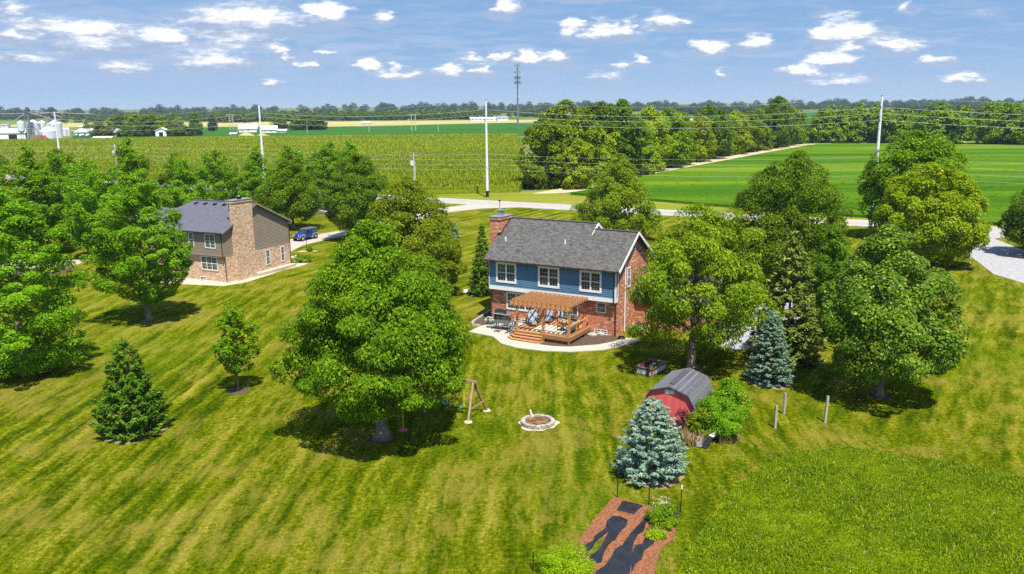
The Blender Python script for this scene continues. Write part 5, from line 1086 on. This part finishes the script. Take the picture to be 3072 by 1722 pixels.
q = zb(600, 1290); bush('asparagus_clump', 'feathery bright green asparagus clump left of the bark bed', 'plants', (q.x, q.y), 1.05, 2.3, L['lime'], 94, 80, 120, .32, .085, el=1.8)
for lab, p, hh in (('thin black stake left of the blue spruce, at the bed corner', (1553, 1252), 1.45), ('short black stake in front of the blue spruce', (1632, 1269), .95), ('black stake with a white tip right of the blue spruce', (1712, 1288), 1.5), ('black stake beside the asparagus clump at the bottom edge', (1341, 1437), .95)):
    q = at(*p); o = thing('stake', lab, 'stake', q, .3, 'metal stakes round the bark bed'); MB().bar((0, 0, 0), (.02, 0, hh), .045, .045).build('rod', MT['black'], o)
    if 'white' in lab: MB().bar((.018, 0, hh - .2), (.021, 0, hh + .01), .06, .06).build('tip', MT['white'], o)
    else: MB().bar((.018, 0, hh), (.02, 0, hh + .03), .05, .05).build('tip', MT['dark_grey'], o)
bh_ = thing('basketball_hoop', 'basketball hoop with a white backboard behind the olive spruce', 'basketball hoop', at(1955, 800)); MB().cyl((0, 0, 0), (0, 0, 3.2), .06).build('pole', MT['black'], bh_); MB().box(-.6, .6, -.35, -.31, 2.8, 3.7).build('backboard', MT['white'], bh_); MB().tube([(.23 * math.cos(a * PI / 6), -.6 + .23 * math.sin(a * PI / 6), 3.05) for a in range(13)], .02, 5, False).build('rim', MT['red_metal'], bh_)
# ------------------------------------------------------------------ vehicle, poles, wires, farm
# blue off-road car
fw_, rw_ = Vector((-33.38, 131.29, 0)), Vector((-31.74, 134.16, 0)); jy = math.atan2(fw_.y - rw_.y, fw_.x - rw_.x)
jn = Vector((-math.sin(jy), math.cos(jy), 0)) * -.78            # from near wheel to the middle
jc = (fw_ + rw_) / 2 + jn
jp = thing('parked_car', 'boxy blue off-road car with a dark hard top parked on the driveway', 'car', (jc.x, jc.y, .015), jy)
def sect(secs, y0s, nm, mat, par):
    m = MB(); k = len(secs)
    for x, zb_, zt_, hw in secs: m.v += [(x, -hw, zb_), (x, hw, zb_), (x, hw, zt_), (x, -hw, zt_)]
    for i in range(k - 1):
        for j in range(4): m.f.append((4 * i + j, 4 * i + (j + 1) % 4, 4 * i + 4 + (j + 1) % 4, 4 * i + 4 + j))
    m.f += [(3, 2, 1, 0), tuple(4 * (k - 1) + j for j in range(4))]
    return m.build(nm, MT[mat], par)
bd = sect([(-2.0, .55, 1.12, .78), (-1.9, .5, 1.15, .8), (.62, .5, 1.15, .8), (.75, .5, 1.14, .78), (1.9, .62, 1.06, .66), (1.98, .64, 1.02, .63)], 0, 'body', 'car_blue', jp)
sect([(.70, 1.14, 1.17, .66), (1.2, 1.10, 1.16, .62), (1.92, 1.02, 1.09, .55)], 0, 'hood', 'car_blue', jp)
m = MB()                                                             # cabin: glass house with pillars, dark roof
MB().add([(-2.0, -.78, 1.12), (.72, -.78, 1.14), (.42, -.66, 1.76), (-1.95, -.68, 1.76), (-2.0, .78, 1.12), (.72, .78, 1.14), (.42, .66, 1.76), (-1.95, .68, 1.76)], [(0, 1, 2, 3), (5, 4, 7, 6), (1, 5, 6, 2), (4, 0, 3, 7), (3, 2, 6, 7)]).build('windows', MT['glass'], jp)
MB().add([(-2.02, -.72, 1.74), (.5, -.70, 1.74), (.5, .70, 1.74), (-2.02, .72, 1.74), (-1.98, -.66, 1.84), (.4, -.64, 1.83), (.4, .64, 1.83), (-1.98, .66, 1.84)], [(0, 3, 2, 1), (4, 5, 6, 7), (0, 1, 5, 4), (1, 2, 6, 5), (2, 3, 7, 6), (3, 0, 4, 7)]).build('hard_top', vary('hard_top', (.07, .075, .10), (.10, .105, .13), 3, .7), jp)
m = MB()
for s_ in (-1, 1):
    m.bar((.72, s_ * .77, 1.13), (.42, s_ * .67, 1.76), .07, .07)
    for x in (-.32, -1.12): m.bar((x, s_ * .80, 1.14), (x, s_ * .69, 1.76), .12, .04)
m.build('door_pillar', MT['car_blue'], jp)
m = MB()
for s_ in (-1, 1): m.bar((-1.98, s_ * .785, 1.13), (-1.96, s_ * .70, 1.76), .14, .06); m.bar((-1.95, s_ * .80, 1.16), (-1.15, s_ * .80, 1.16), .05, .08); m.bar((-1.95, s_ * .71, 1.7), (.4, s_ * .69, 1.7), .05, .10)
m.build('top_side', MT['dark_grey'], jp)
for x in (1.475, -1.475):
    for s_ in (-1, 1):
        y = s_ * .80; ty = MB().move(lambda p: p); ty.cyl((x, y - .13, .40), (x, y + .13, .40), .40, n=18); t_o = ty.build('wheel', MT['tyre'], jp)
        rm = MB().cyl((x, y + s_ * .1, .40), (x, y + s_ * .14, .40), .25, .22, 14); 
        for k in range(5): a = 2 * PI * k / 5; rm.bar((x, y + s_ * .145, .40), (x + .2 * math.cos(a), y + s_ * .145, .40 + .2 * math.sin(a)), .07, .03, (0, 1, 0))
        rm.build('rim', MT['steel'], t_o)
        m = MB(); pts = [(x - .56, .55), (x - .42, .85), (x - .25, .93), (x + .25, .93), (x + .42, .86), (x + .60, .58)]
        for a, b in zip(pts, pts[1:]): m.bar((a[0], s_ * .82, a[1]), (b[0], s_ * .82, b[1]), .24, .06, (0, 1, 0))
        m.build('fender_flare', MT['roof_grey'], jp)
for s_ in (-1, 1):
    MB().cyl((1.97, s_ * .5, .88), (2.03, s_ * .5, .88), .1, n=12).build('headlight', MT['white'], jp); MB().bar((.55, s_ * .84, 1.2), (.55, s_ * 1.02, 1.24), .12, .16).build('mirror', MT['black'], jp)
    m = MB()
    for x in (-.28, -1.08): m.box(x, x + .14, s_ * .8 - .015, s_ * .8 + .015, 1.0, 1.03)
    m.build('door_handle', MT['black'], jp); MB().bar((-.85, s_ * .78, .5), (.85, s_ * .78, .5), .1, .06).build('running_board', MT['dark_grey'], jp)
MB().box(1.98, 2.2, -.8, .8, .48, .66).build('bumper', MT['dark_grey'], jp); MB().box(-2.18, -2.0, -.78, .78, .48, .64).build('bumper', MT['dark_grey'], jp)
m = MB()
for k in range(7): m.box(1.975, 1.99, -.3 + k * .1 - .02, -.3 + k * .1 + .02, .74, .95)
m.build('grille', MT['black'], jp); sp = MB().cyl((-2.02, 0, .95), (-2.26, 0, .95), .38, n=16).build('spare_wheel', MT['tyre'], jp); MB().cyl((-2.261, 0, .95), (-2.28, 0, .95), .22, n=12).build('rim', MT['steel'], sp)
MB().box(.15, .45, -.2, .1, 1.15, 1.3).build('dashboard_paper', MT['white'], jp)
# taupe house garden lamp, statue, shrubs, path lights
lp = thing('lamp_post', 'black lamp post on the lawn beside the blue car', 'lamp post', at(772, 631)); MB().cyl((0, 0, 0), (0, 0, 2.0), .045).build('post', MT['black'], lp); MB().lathe([(.06, 2.0), (.13, 2.1), (.15, 2.38), (.02, 2.5)], 8).build('lantern', MT['dark_grey'], lp)
q = at(773, 632); sheet('stone_ring', [(q.x - 1.4, q.y - .6), (q.x + 1.3, q.y - .2), (q.x + 1.6, q.y + .3), (q.x - .9, q.y + .6)], .012, MT['white_stone']); bush('low_shrub', 'dark low shrub at the foot of the black lamp post', 'bush', (q.x + .4, q.y), .5, 1.0, L['wild_dark'], 95, 16, 40, .25, .14); bush('low_shrub', 'green shrub at the right front corner of the taupe house', 'bush', (-28.7, 113.4), .8, 2.4, L['wild'], 96, 26, 50, .35, .18)
bush('low_shrub', 'small round shrub by the left driveway end behind the maples', 'bush', at(237, 614), .9, 1.4, L['wild'], 97, 16, 40, .3, .2)
q = at(745, 659); st_ = thing('garden_statue', 'small white garden statue at the right corner of the taupe house', 'statue', q); MB().lathe([(.2, 0), (.18, .12), (.12, .14), (.16, .4), (.13, .62), (.06, .7)], 10).build('figure', MT['white'], st_); MB().ball((0, 0, .82), .11, 8, 6).build('head', MT['white'], st_)
q = at(509, 707); pth = thing('path_light', 'small black path light in the pale stone bed', 'path light', q); MB().cyl((0, 0, 0), (0, 0, .4), .03).build('stem', MT['black'], pth); MB().lathe([(.02, .38), (.14, .4), (.02, .52)], 8).build('cap', MT['black'], pth)
# mailboxes, flag
def mailbox(label, q, h, post, box, big=1.0):
    o = thing('mailbox', label, 'mailbox', q, -.5, 'mailboxes along the road'); MB().bar((0, 0, 0), (0, 0, h), .13 * big).build('post', MT[post], o)
    m = MB(); n = 8
    for y in (-.28 * big, .28 * big):
        m.v += [(-.12 * big, y, h), (.12 * big, y, h)] + [(.12 * big * math.cos(PI * k / n), y, h + .14 * big + .12 * big * math.sin(PI * k / n)) for k in range(n + 1)]
    k = n + 3; m.f = [tuple(range(k)), tuple(range(k, 2 * k))[::-1]] + [(i, k + i, k + (i + 1) % k, (i + 1) % k) for i in range(k)]
    m.build('box', MT[box], o); MB().box(.125 * big, .14 * big, -.2 * big, -.1 * big, h + .1, h + .3 * big).build('flag', MT['red_metal'], o)
mailbox('black mailbox on a black post beside the gravel drive', (79.0, 131.4, 0), 1.05, 'black', 'black', 1.3)
mailbox('black mailbox on a tall pale wooden post behind the blue house chimney', (-2.35, 170.0, 0), 1.7, 'tan_fabric', 'black', 1.1)
mailbox('white mailbox half hidden by the dark broad tree', (40.4, 152.3, 0), 1.15, 'white', 'white', 1.2)
fl = thing('flagpole', 'white flagpole with a drooping striped flag beside the yellow-green tree', 'flagpole', (60.2, 107.6, 0))
MB().tube([(0, 0, 0), (.05, 0, 7.0)], [.07, .045], 8).build('pole', MT['pole_grey'], fl); MB().ball((.05, 0, 7.06), .1, 8, 6).build('finial', MT['white'], fl)
fm = NT('flag_cloth'); z_ = fm.sep(fm.P); stp = fm.math('GREATER_THAN', fm.math('FRACT', fm.math('MULTIPLY', fm.math('ADD', z_[2], fm.math('MULTIPLY', z_[0], .9)), 3.2)), .5)
cf_ = fm.mix(stp, (.75, .73, .72), (.52, .03, .06)); blue = fm.math('MULTIPLY', fm.math('GREATER_THAN', z_[2], 6.05), fm.math('GREATER_THAN', z_[0], -.25)); MT['flag'] = fm.done(fm.pbsdf(fm.mix(blue, cf_, (.02, .04, .18)), .9))
m = MB(); nx, nz = 6, 10
for j in range(nz + 1):
    for i in range(nx + 1):
        f, s_ = i / nx, j / nz; m.v.append((-.02 - f * (.62 - .22 * s_), .10 * math.sin(f * 9 + s_ * 3), 6.75 - s_ * 1.35 - f * .95))
for j in range(nz):
    for i in range(nx): a = j * (nx + 1) + i; m.f.append((a, a + 1, a + nx + 2, a + nx + 1))
m.build('flag', MT['flag'], fl)
# tall steel transmission poles and wooden utility poles
TP = [((-138, 258), 20.2), ((-64.2, 218), 21.6), ((-5.5, 193.5), 21.9), ((68.2, 156.5), 21.8)]
TL = ['tall pale steel pole farthest left, above the left clump of maples', 'tall pale steel pole behind the taupe house and its back row of maples', 'tall pale steel pole at the corner of the corn field with a black foot', 'tall pale steel pole in front of the soybean field, left of the big dark maple']
for (xy, hh), lab in zip(TP, TL):
    o = thing('power_pole', lab, 'power pole', (*xy, 0), -.5, 'steel transmission poles along the road'); MB().tube([(0, 0, 0), (0, 0, hh)], [.36, .2], 10).build('shaft', MT['pole_grey'], o); MB().cyl((0, 0, 0), (0, 0, 1.5), .385, n=10).build('base_sleeve', MT['black'], o)
    MB().cyl((0, 0, hh), (0, 0, hh + .15), .22, .15, n=10).build('cap', MT['dark_grey'], o)
    for z, s_ in ((hh - 2.0, -1), (hh - 3.1, 1), (hh - 4.3, -1)): MB().bar((0, s_ * .15, z), (0, s_ * .9, z + .15), .1).cyl((0, s_ * .9, z - .25), (0, s_ * .9, z + .25), .09, n=6).build('insulator', MT['dark_grey'], o)
UP_ = [((-112, 239), 11.2), ((-22.6, 196.3), 10.3)]
for (xy, hh), lab in zip(UP_, ('grey wooden utility pole with a crossarm and transformer above the left maples', 'grey wooden utility pole with transformer in front of the corn field')):
    o = thing('utility_pole', lab, 'utility pole', (*xy, 0), -.5, 'wooden utility poles'); MB().tube([(0, 0, 0), (0, 0, hh)], [.2, .15], 8).build('shaft', MT['pole_wood'], o); MB().bar((-1.3, .2, hh - .7), (1.3, .2, hh - .7), .14).build('crossarm', MT['pole_wood'], o); MB().cyl((-.55, -.1, hh - 3.0), (-.55, -.1, hh - 1.9), .33, n=10).build('transformer', MT['pole_grey'], o); MB().bar((.35, -.1, 0), (.35, -.1, hh - 2), .12).build('riser', MT['pole_wood'], o)
    m = MB()
    for x in (-1.2, -.4, .5, 1.2): m.cyl((x, .2, hh - .62), (x, .2, hh - .35), .07, n=6)
    m.build('insulator', MT['dark_grey'], o)
def wire(label, pts, sag, r=.05, group='overhead wires along the road'):
    r *= .32
    P_ = []
    for a, b in zip(pts, pts[1:]):
        a, b = Vector(a), Vector(b)
        for k in range(12): f = k / 12; p = a.lerp(b, f); p.z -= sag * 4 * f * (1 - f) * (b - a).length / 80; P_.append(p)
    P_.append(Vector(pts[-1])); tag(MB().tube(P_, r, 4).build('power_line', MT['wire']), label, 'power line', group)
ext0, ext1 = (-214, 298), (150, 116.5)
for nm, dz, off, r in (('topmost thin wire strung between the tall steel poles', .1, 0, .035), ('upper of the three heavy wires on the tall steel poles', 2.0, -.9, .06), ('middle of the three heavy wires on the tall steel poles', 3.1, .9, .06), ('lowest of the three heavy wires on the tall steel poles', 4.3, -.9, .06)):
    wire(nm, [(ext0[0], ext0[1] + off, 20.5 - dz)] + [(xy[0], xy[1] + off, hh - dz) for xy, hh in TP] + [(ext1[0], ext1[1] + off, 21.5 - dz)], 1.6, r)
for k, nm in enumerate(('highest of the lower wires on the utility pole crossarms', 'second of the lower wires from the utility poles', 'third of the lower wires from the utility poles', 'lowest slack wire from the utility poles')):
    dz = k * 1.15; off = -.6 + k * .4; wire(nm, [(-205, 288, 10.5 - dz), (-112, 239 + off, 10.7 - dz), (-64.2, 217 + off, 10.6 - dz), (-22.6, 196.3 + off, 9.9 - dz), (-5.5, 192.6 + off, 10.0 - dz), (68.2, 155.5 + off, 10.8 - dz), (150, 115.5 + off, 10.6 - dz)], .8, .035)
# cell tower and far masts
MT['tower_grey'] = vary('tower_grey', (.10, .11, .13), (.16, .17, .19), .3, .6)
ct = thing('cell_tower', 'tall grey cell tower with four rings of antennas behind the fields', 'cell tower', (6.6, 745, 0)); MB().tube([(0, 0, 0), (0, 0, 55)], [.95, .5], 10).build('mast', MT['tower_grey'], ct)
for z in (54, 48.5, 43.5, 39.5):
    m = MB(); m2 = MB()
    for k in range(12):
        a = 2 * PI * k / 12; x, y = 2.3 * math.cos(a), 2.3 * math.sin(a); m.box(x - .22, x + .22, y - .22, y + .22, z - 1.3, z + 1.3)
        if k % 2 == 0: m2.bar((0, 0, z), (x, y, z), .14)
    m2.tube([(2.1 * math.cos(a * PI / 6), 2.1 * math.sin(a * PI / 6), z) for a in range(13)], .1, 5, False); rr_ = m2.build('antenna_ring', MT['dark_grey'], ct); m.build('antenna', MT['roof_grey'] if z in (54, 48.5) else MT['dark_grey'], rr_)
MB().cyl((1.1, -.4, 27), (1.4, -.6, 28), .5, n=8).build('dish', MT['barn_white'], ct)
def mast(lab, p, top, Y):
    d = ray(*p); x = d.x / d.y * Y; z = H + ray(p[0], top).z / ray(p[0], top).y * Y
    m = MB().tube([(0, 0, 0), (0, 0, z)], [.8, .3], 4)
    tag(m.build('radio_mast', MT['roof_grey'], None, (x, Y, 0)), lab, 'radio mast')
mast('thin radio mast on the horizon right of the taupe house', (671, 285), 271, 1800); mast('thin radio mast on the horizon right of the creek trees', (1944, 280), 252, 1700); mast('stub of a pole above the right woods', (2420, 275), 263, 470)
# slim poles across the far soybean field
for lab, p, tp in (('slim pale field pole left of the white barns', (597, 336), 310), ('slim pale pole in the far soybean field below the white barn', (773, 336), 314), ('slim pale pole alone in the middle of the far soybean field', (929, 334), 314), ('slim pale pole in the far soybean field right of the double pole', (1103, 333), 311)):
    b = at(p[0], p[1] - 2); z = H + ray(p[0], tp).z / ray(p[0], tp).y * b.y; tag(MB().tube([(0, 0, 0), (0, 0, z)], [.3, .22], 6).build('field_pole', MT['pole_wood'], None, b), lab, 'pole', 'slim poles across the far fields')
def hframe(lab, pa, pb_, ty):
    a, b = at(*pa), at(*pb_); z = H + ray(pa[0], ty).z / ray(pa[0], ty).y * a.y; o = thing('double_pole', lab, 'power pole', a)
    for q in (Vector(), b - a): MB().tube([q, q + Vector((0, 0, z))], [.35, .25], 6).build('post', MT['pole_wood'], o)
    MB().bar((-3, 0, z - .6), tuple(b - a + Vector((3, 0, z - .6))), .35).build('crossarm', MT['pole_wood'], o); MB().bar((0, 0, z - 8), tuple(b - a + Vector((0, 0, z - 3))), .3).build('brace', MT['pole_wood'], o)
hframe('double wooden power pole standing in the far soybean field', (1036, 330), (1046, 330), 287); hframe('double wooden power pole just left of the second tall steel pole', (579, 328), (588, 328), 287)
# ---- grain farm on the left
def silo(lab, px, by, ty, wpx, Y, cone=.16):
    d = ray(px, by); x = d.x / d.y * Y; z = H + ray(px, ty).z / ray(px, ty).y * Y; r = wpx * 1.1925 / FPX * Y / 2 * 1.02
    o = thing('grain_bin', lab, 'grain bin', (x, Y, 0), 0, 'corrugated steel grain bins'); m = MB(); ze = z - r * .55; pr = []
    k = int(ze / .55)
    for i in range(k): pr += [(r, ze * i / k), (r * 1.006, ze * (i + .5) / k)]
    m.lathe(pr + [(r, ze)], 28).build('wall', MT['galv'], o); MB().lathe([(r * 1.02, ze), (r * .5, ze + (z - ze) * .5), (r * .12, z), (.001, z + .1)], 28).build('roof', MT['barn_roof'], o)
    m = MB().bar((-r * .3, -r - .2, 0), (-r * .3, -r - .2, ze), .25, .12); m.build('ladder', MT['roof_grey'], o); return o
silo('tall steel grain bin left of the squat one, second tallest', 88, 350, 301, 31, 588); silo('squat wide steel grain bin with a bright cone roof, nearest', 123.5, 352, 318, 39, 572)
silo('tall steel grain bin right of the squat one, behind the first tall pole', 143, 350, 301.5, 30, 625); silo('small steel grain bin behind the squat one', 109, 335, 303, 16, 650); silo('far small grain bin right of the others, cream coloured', 163, 342, 321, 12, 665); silo('far small grain bin beside the cream coloured one', 171, 342, 321, 12, 668)
hb = thing('hopper_bin', 'slim hopper bin on legs left of the tall grain bins', 'hopper bin', (ray(53, 320).x / ray(53, 320).y * 575, 575, 0)); MB().lathe([(.4, 4.8), (2.4, 6.6), (2.4, 12.2), (.3, 13.6)], 20).build('tank', MT['galv'], hb)
for a in (.8, 2.4, 3.9, 5.5): MB().bar((2.2 * math.cos(a), 2.2 * math.sin(a), 0), (2.2 * math.cos(a), 2.2 * math.sin(a), 6.6), .22).build('leg', MT['roof_grey'], hb)
def elevator(lab, px, ty, Y, wd, targets):
    x = ray(px, ty).x / ray(px, ty).y * Y; z = H + ray(px, ty).z / ray(px, ty).y * Y; o = thing('grain_elevator', lab, 'grain elevator', (x, Y, 0)); m = MB(); s_ = wd / 2
    for i in (-s_, s_):
        for j in (-s_, s_): m.bar((i, j, 0), (i, j, z - 3), .25)
    n = int((z - 3) / 2.6)
    for k in range(n):
        za, zb_ = (z - 3) * k / n, (z - 3) * (k + 1) / n
        for j in (-s_, s_): m.bar((-s_, j, za), (s_, j, zb_), .14); m.bar((j, -s_, zb_), (j, s_, za), .14); m.bar((-s_, j, zb_), (s_, j, zb_), .14)
    m.build('tower', MT['tower_grey'], o); MB().bar((0, 0, 0), (0, 0, z - 1.5), 1.1, .7).build('leg_casing', MT['roof_grey'], o); MB().box(-1.4, 1.4, -.9, .9, z - 4.2, z - 1.2).box(-.8, .8, -.7, .7, z - 1.2, z).build('head_house', MT['dark_grey'], o)
    for k, (dx, dz_, dy) in enumerate(targets): MB().cyl((0, 0, z - 3), (dx, dy, dz_), .3, n=6).build('spout', MT['roof_grey'], o)
elevator('rusty lattice grain elevator tower, left and taller of the two', 67.5, 270, 580, 3.2, [(11, 18.5, 8), (27, 11, -3), (-8, 13, -4), (25, 17, 42)]); elevator('dark grain elevator leg rising behind the squat grain bin', 121.5, 275, 640, 1.6, [(11, 18.5, -14), (-7, 17.5, 10), (-16, 18, -40), (20, 15, -20)])
def barn(lab, px, by, wpx, hpx, Y, dep, rz=0, wall='barn_white', roof='barn_roof', door=None, pitch=.35, name='barn', cat='barn', gable=False):
    x = ray(px, by).x / ray(px, by).y * Y; k = 1.1925 / FPX * Y; w2 = wpx * k / 2; h = hpx * k; eh = h * (1 - pitch)
    if gable: x += -w2 * 0; wid, w2, dep = w2, dep / 2, w2 * 2
    o = thing(name, lab, cat, (x, Y, 0), rz)
    if gable: o.rotation_euler = (0, 0, rz + PI / 2); o.location = (x + dep / 2, Y + w2, 0)
    MB().prism([(-w2, 0), (w2, 0), (w2, dep), (-w2, dep)], 0, eh).add([(-w2, 0, eh), (-w2, dep, eh), (-w2, dep / 2, h - .1), (w2, 0, eh), (w2, dep, eh), (w2, dep / 2, h - .1)], [(0, 2, 1), (3, 4, 5)]).build('wall', MT[wall], o)
    e = .6; MB().slab([(-w2 - e, -e, eh - .1), (w2 + e, -e, eh - .1), (w2 + e, dep / 2, h), (-w2 - e, dep / 2, h)], .2).slab([(-w2 - e, dep / 2, h), (w2 + e, dep / 2, h), (w2 + e, dep + e, eh - .1), (-w2 - e, dep + e, eh - .1)], .2).build('roof', MT[roof], o)
    if door and gable: MB().box(-w2 - .08, -w2 + .05, dep * (1 - door[1]), dep * (1 - door[0]), 0, eh * door[2]).build('door', MT['black'], o)
    elif door: MB().box(-w2 + door[0] * 2 * w2, -w2 + door[1] * 2 * w2, -.08, .05, 0, eh * door[2]).build('door', MT['black'], o)
    m = MB()
    for q in range(int(w2 * 2 / 5)): m.box(-w2 + q * 5 + 2, -w2 + q * 5 + 3.2, -.05, .02, eh * .45, eh * .7)
    if not door: m.build('window', MT['glass'], o)
    return o
barn('long white machine shed with an open dark door at the left edge', 18, 352, 92, 28, 590, 22, 0, door=(.55, .78, .75)); barn('white shed with a pale roof right of the grain bins', 218 - 5, 347, 46, 20, 640, 20); barn('low white trailer shed in front of the farm trees', 257, 351, 44, 8, 585, 5); barn('white gable-fronted shed with a dark doorway among the farm trees', 401, 345, 27, 21, 640, 24, .15, door=(.30, .66, .7), pitch=.3, gable=True)
barn('dark-roofed farmhouse left of the farm trees', 298, 345, 30, 21, 640, 10, .2, 'tan_fabric', 'roof_grey', pitch=.5, name='farmhouse', cat='house'); barn('white gabled barn beside the second tall pole', 623, 325, 42, 19, 720, 22, .25, pitch=.55); barn('white barn with a low wing right of the gabled one', 676, 326, 36, 17, 700, 18, .2, pitch=.55); barn('low white lean-to at the right end of the white barns', 706, 326, 26, 8, 705, 10, .2)
barn('long white poultry barn on the horizon left of the cell tower', 1222, 303, 56, 9, 1120, 20); barn('white gabled farm building on the horizon beside the long poultry barn', 1200, 303, 32, 10, 1100, 16, .1); barn('grey-roofed white farmhouse left of the cell tower', 1265, 303, 26, 11, 1110, 14, .1, 'barn_white', 'roof_grey', name='farmhouse', cat='house')
barn('tiny white farmstead seen between the creek trees', 1520, 298, 30, 8, 1450, 20, .1); barn('small bluish house at the far left edge', 10, 310, 16, 9, 1000, 10, .3, 'barn_white', 'roof_grey', name='farmhouse', cat='house'); barn('small white shed left of the sand heap', 585, 340, 14, 7, 640, 6); barn('white arched shed far behind the tan field', 920, 309, 20, 5, 1000, 12, 0); barn('white far bins cluster behind the left farm', 215, 318, 30, 9, 900, 18, .1)
tk = thing('grain_truck', 'red and tan grain truck parked at the foot of the tall grain bin', 'truck', (ray(100, 350).x / ray(100, 350).y * 566, 566, 0)); MB().box(-5, 1.6, -1.2, 1.2, 1.4, 4.2).build('bed', MT['rust'], tk); MB().box(2, 4, -1.1, 1.1, 1.0, 3.9).box(4, 5, -1, 1, 1, 2.6).build('cab', MT['red_metal'], tk)
for x in (-4, -2.6, 3.8):
    for s_ in (-1, 1): MB().cyl((x, s_ * 1.0, .6), (x, s_ * 1.25, .6), .6, n=12).build('wheel', MT['tyre'], tk)
MT['wagon_green'] = vary('wagon_green', (.03, .12, .08), (.05, .17, .12), 1, .6); gm = MB()
for k in range(6): gm.box(-6 + k * 2.2, -4.2 + k * 2.2, -1, 1, 0, 2.6 + .5 * (k % 2))
tag(gm.build('grain_wagons', MT['wagon_green'], None, (ray(205, 350).x / ray(205, 350).y * 590, 590, 0)), 'dark green farm wagons parked right of the grain bins', 'wagons')
hp = MB().lathe([(7, 0), (5.5, 1.6), (2, 3.0), (.01, 3.4)], 14).lathe([(6, 0), (4.5, 1.2), (1.5, 2.2), (.01, 2.6)], 12, (11, 2))
tag(hp.build('sand_heap', MT['dirt'] if 'dirt' in MT else MT['tan_field'], None, (ray(620, 342).x / ray(620, 342).y * 600, 600, 0)), 'pale earth heap at the far edge of the corn field', 'heap')
# farm trees
FT = [(345, 286, 345, 50, 'wild', 'tall farm tree in the back of the farm wood, third from its right end'), (305, 290, 345, 46, 'wild', 'farm tree in the back of the farm wood, left of the broad one'), (385, 291, 345, 44, 'wild_lime', 'lighter farm tree above the gable-fronted shed'), (265, 296, 345, 44, 'wild', 'farm tree above the brownish round tree'), (410, 305, 345, 30, 'wild_dark', 'small dark farm tree just right of the gable-fronted shed'), (196, 309, 340, 30, 'wild_dark', 'small dark tree between the grain bins and the farm trees'), (245, 306, 346, 46, 'wild', 'mid green farm tree right of the grain bins'), (262, 318, 350, 44, 'spruce_olive', 'low brownish round tree in front of the pale shed'), (285, 289, 345, 52, 'wild_dark', 'dark tall farm tree, left of the wood behind the farm'), (325, 287, 345, 54, 'wild', 'broad farm tree in the middle of the wood behind the farm'), (365, 290, 345, 54, 'wild_dark', 'dark farm tree in the middle right of the farm wood'), (315, 316, 351, 46, 'arbor', 'bright green low tree in front of the farm wood'), (355, 312, 350, 40, 'wild_dark', 'dark low tree left of the gable-fronted shed'), (395, 297, 340, 34, 'wild', 'farm tree right behind the gable-fronted shed'), (432, 294, 340, 38, 'wild_lime', 'yellow-green farm tree right of the gable-fronted shed'), (475, 284, 342, 36, 'wild_dark', 'tallest pointed tree at the right end of the farm wood'), (440, 319, 349, 40, 'wild', 'round tree in front of the yellow-green farm tree'), (470, 318, 349, 42, 'wild_dark', 'dark round tree at the right corner of the farm'), (520, 290, 322, 26, 'far', 'lone far tree left of the white barns'), (770, 289, 324, 60, 'wild_dark', 'dark clump of tall trees right of the white barns'), (795, 292, 326, 44, 'wild_dark', 'right-hand tree of the dark clump by the white barns'), (735, 296, 322, 40, 'wild', 'tree behind the low white lean-to'), (695, 298, 318, 40, 'wild_dark', 'tree behind the white barn with a wing')]
for i, (px, ty, by, wpx, lf, lab) in enumerate(FT):
    Y = 640 if px < 500 else 760; k = 1.1925 / FPX * Y; x = ray(px, ty).x / ray(px, ty).y * Y; z = H + ray(px, ty).z / ray(px, ty).y * Y; s = z / 20
    o = tree('farm_tree', lab, 'tree', (x, Y + 12 * (by < 346)), WM[i % 3], L[lf], WTR, i * 1.1, 'trees round the grain farm'); sx = wpx * k / 15 * .98; o.scale = (sx, sx, s)
# ------------------------------------------------------------------ summer haze: one even body of air round the whole scene
hz = NT('haze'); pv_ = hz.n('VolumePrincipled', {'Color': (.62, .74, .95, 1), 'Density': .00008, 'Anisotropy': .2})
hz.t.links.new(pv_.outputs[0], hz.out.inputs['Volume'])
tag(MB().box(-3600, 3600, -500, 3400, -1.1, 60).build('haze', hz.m), kind='stuff')
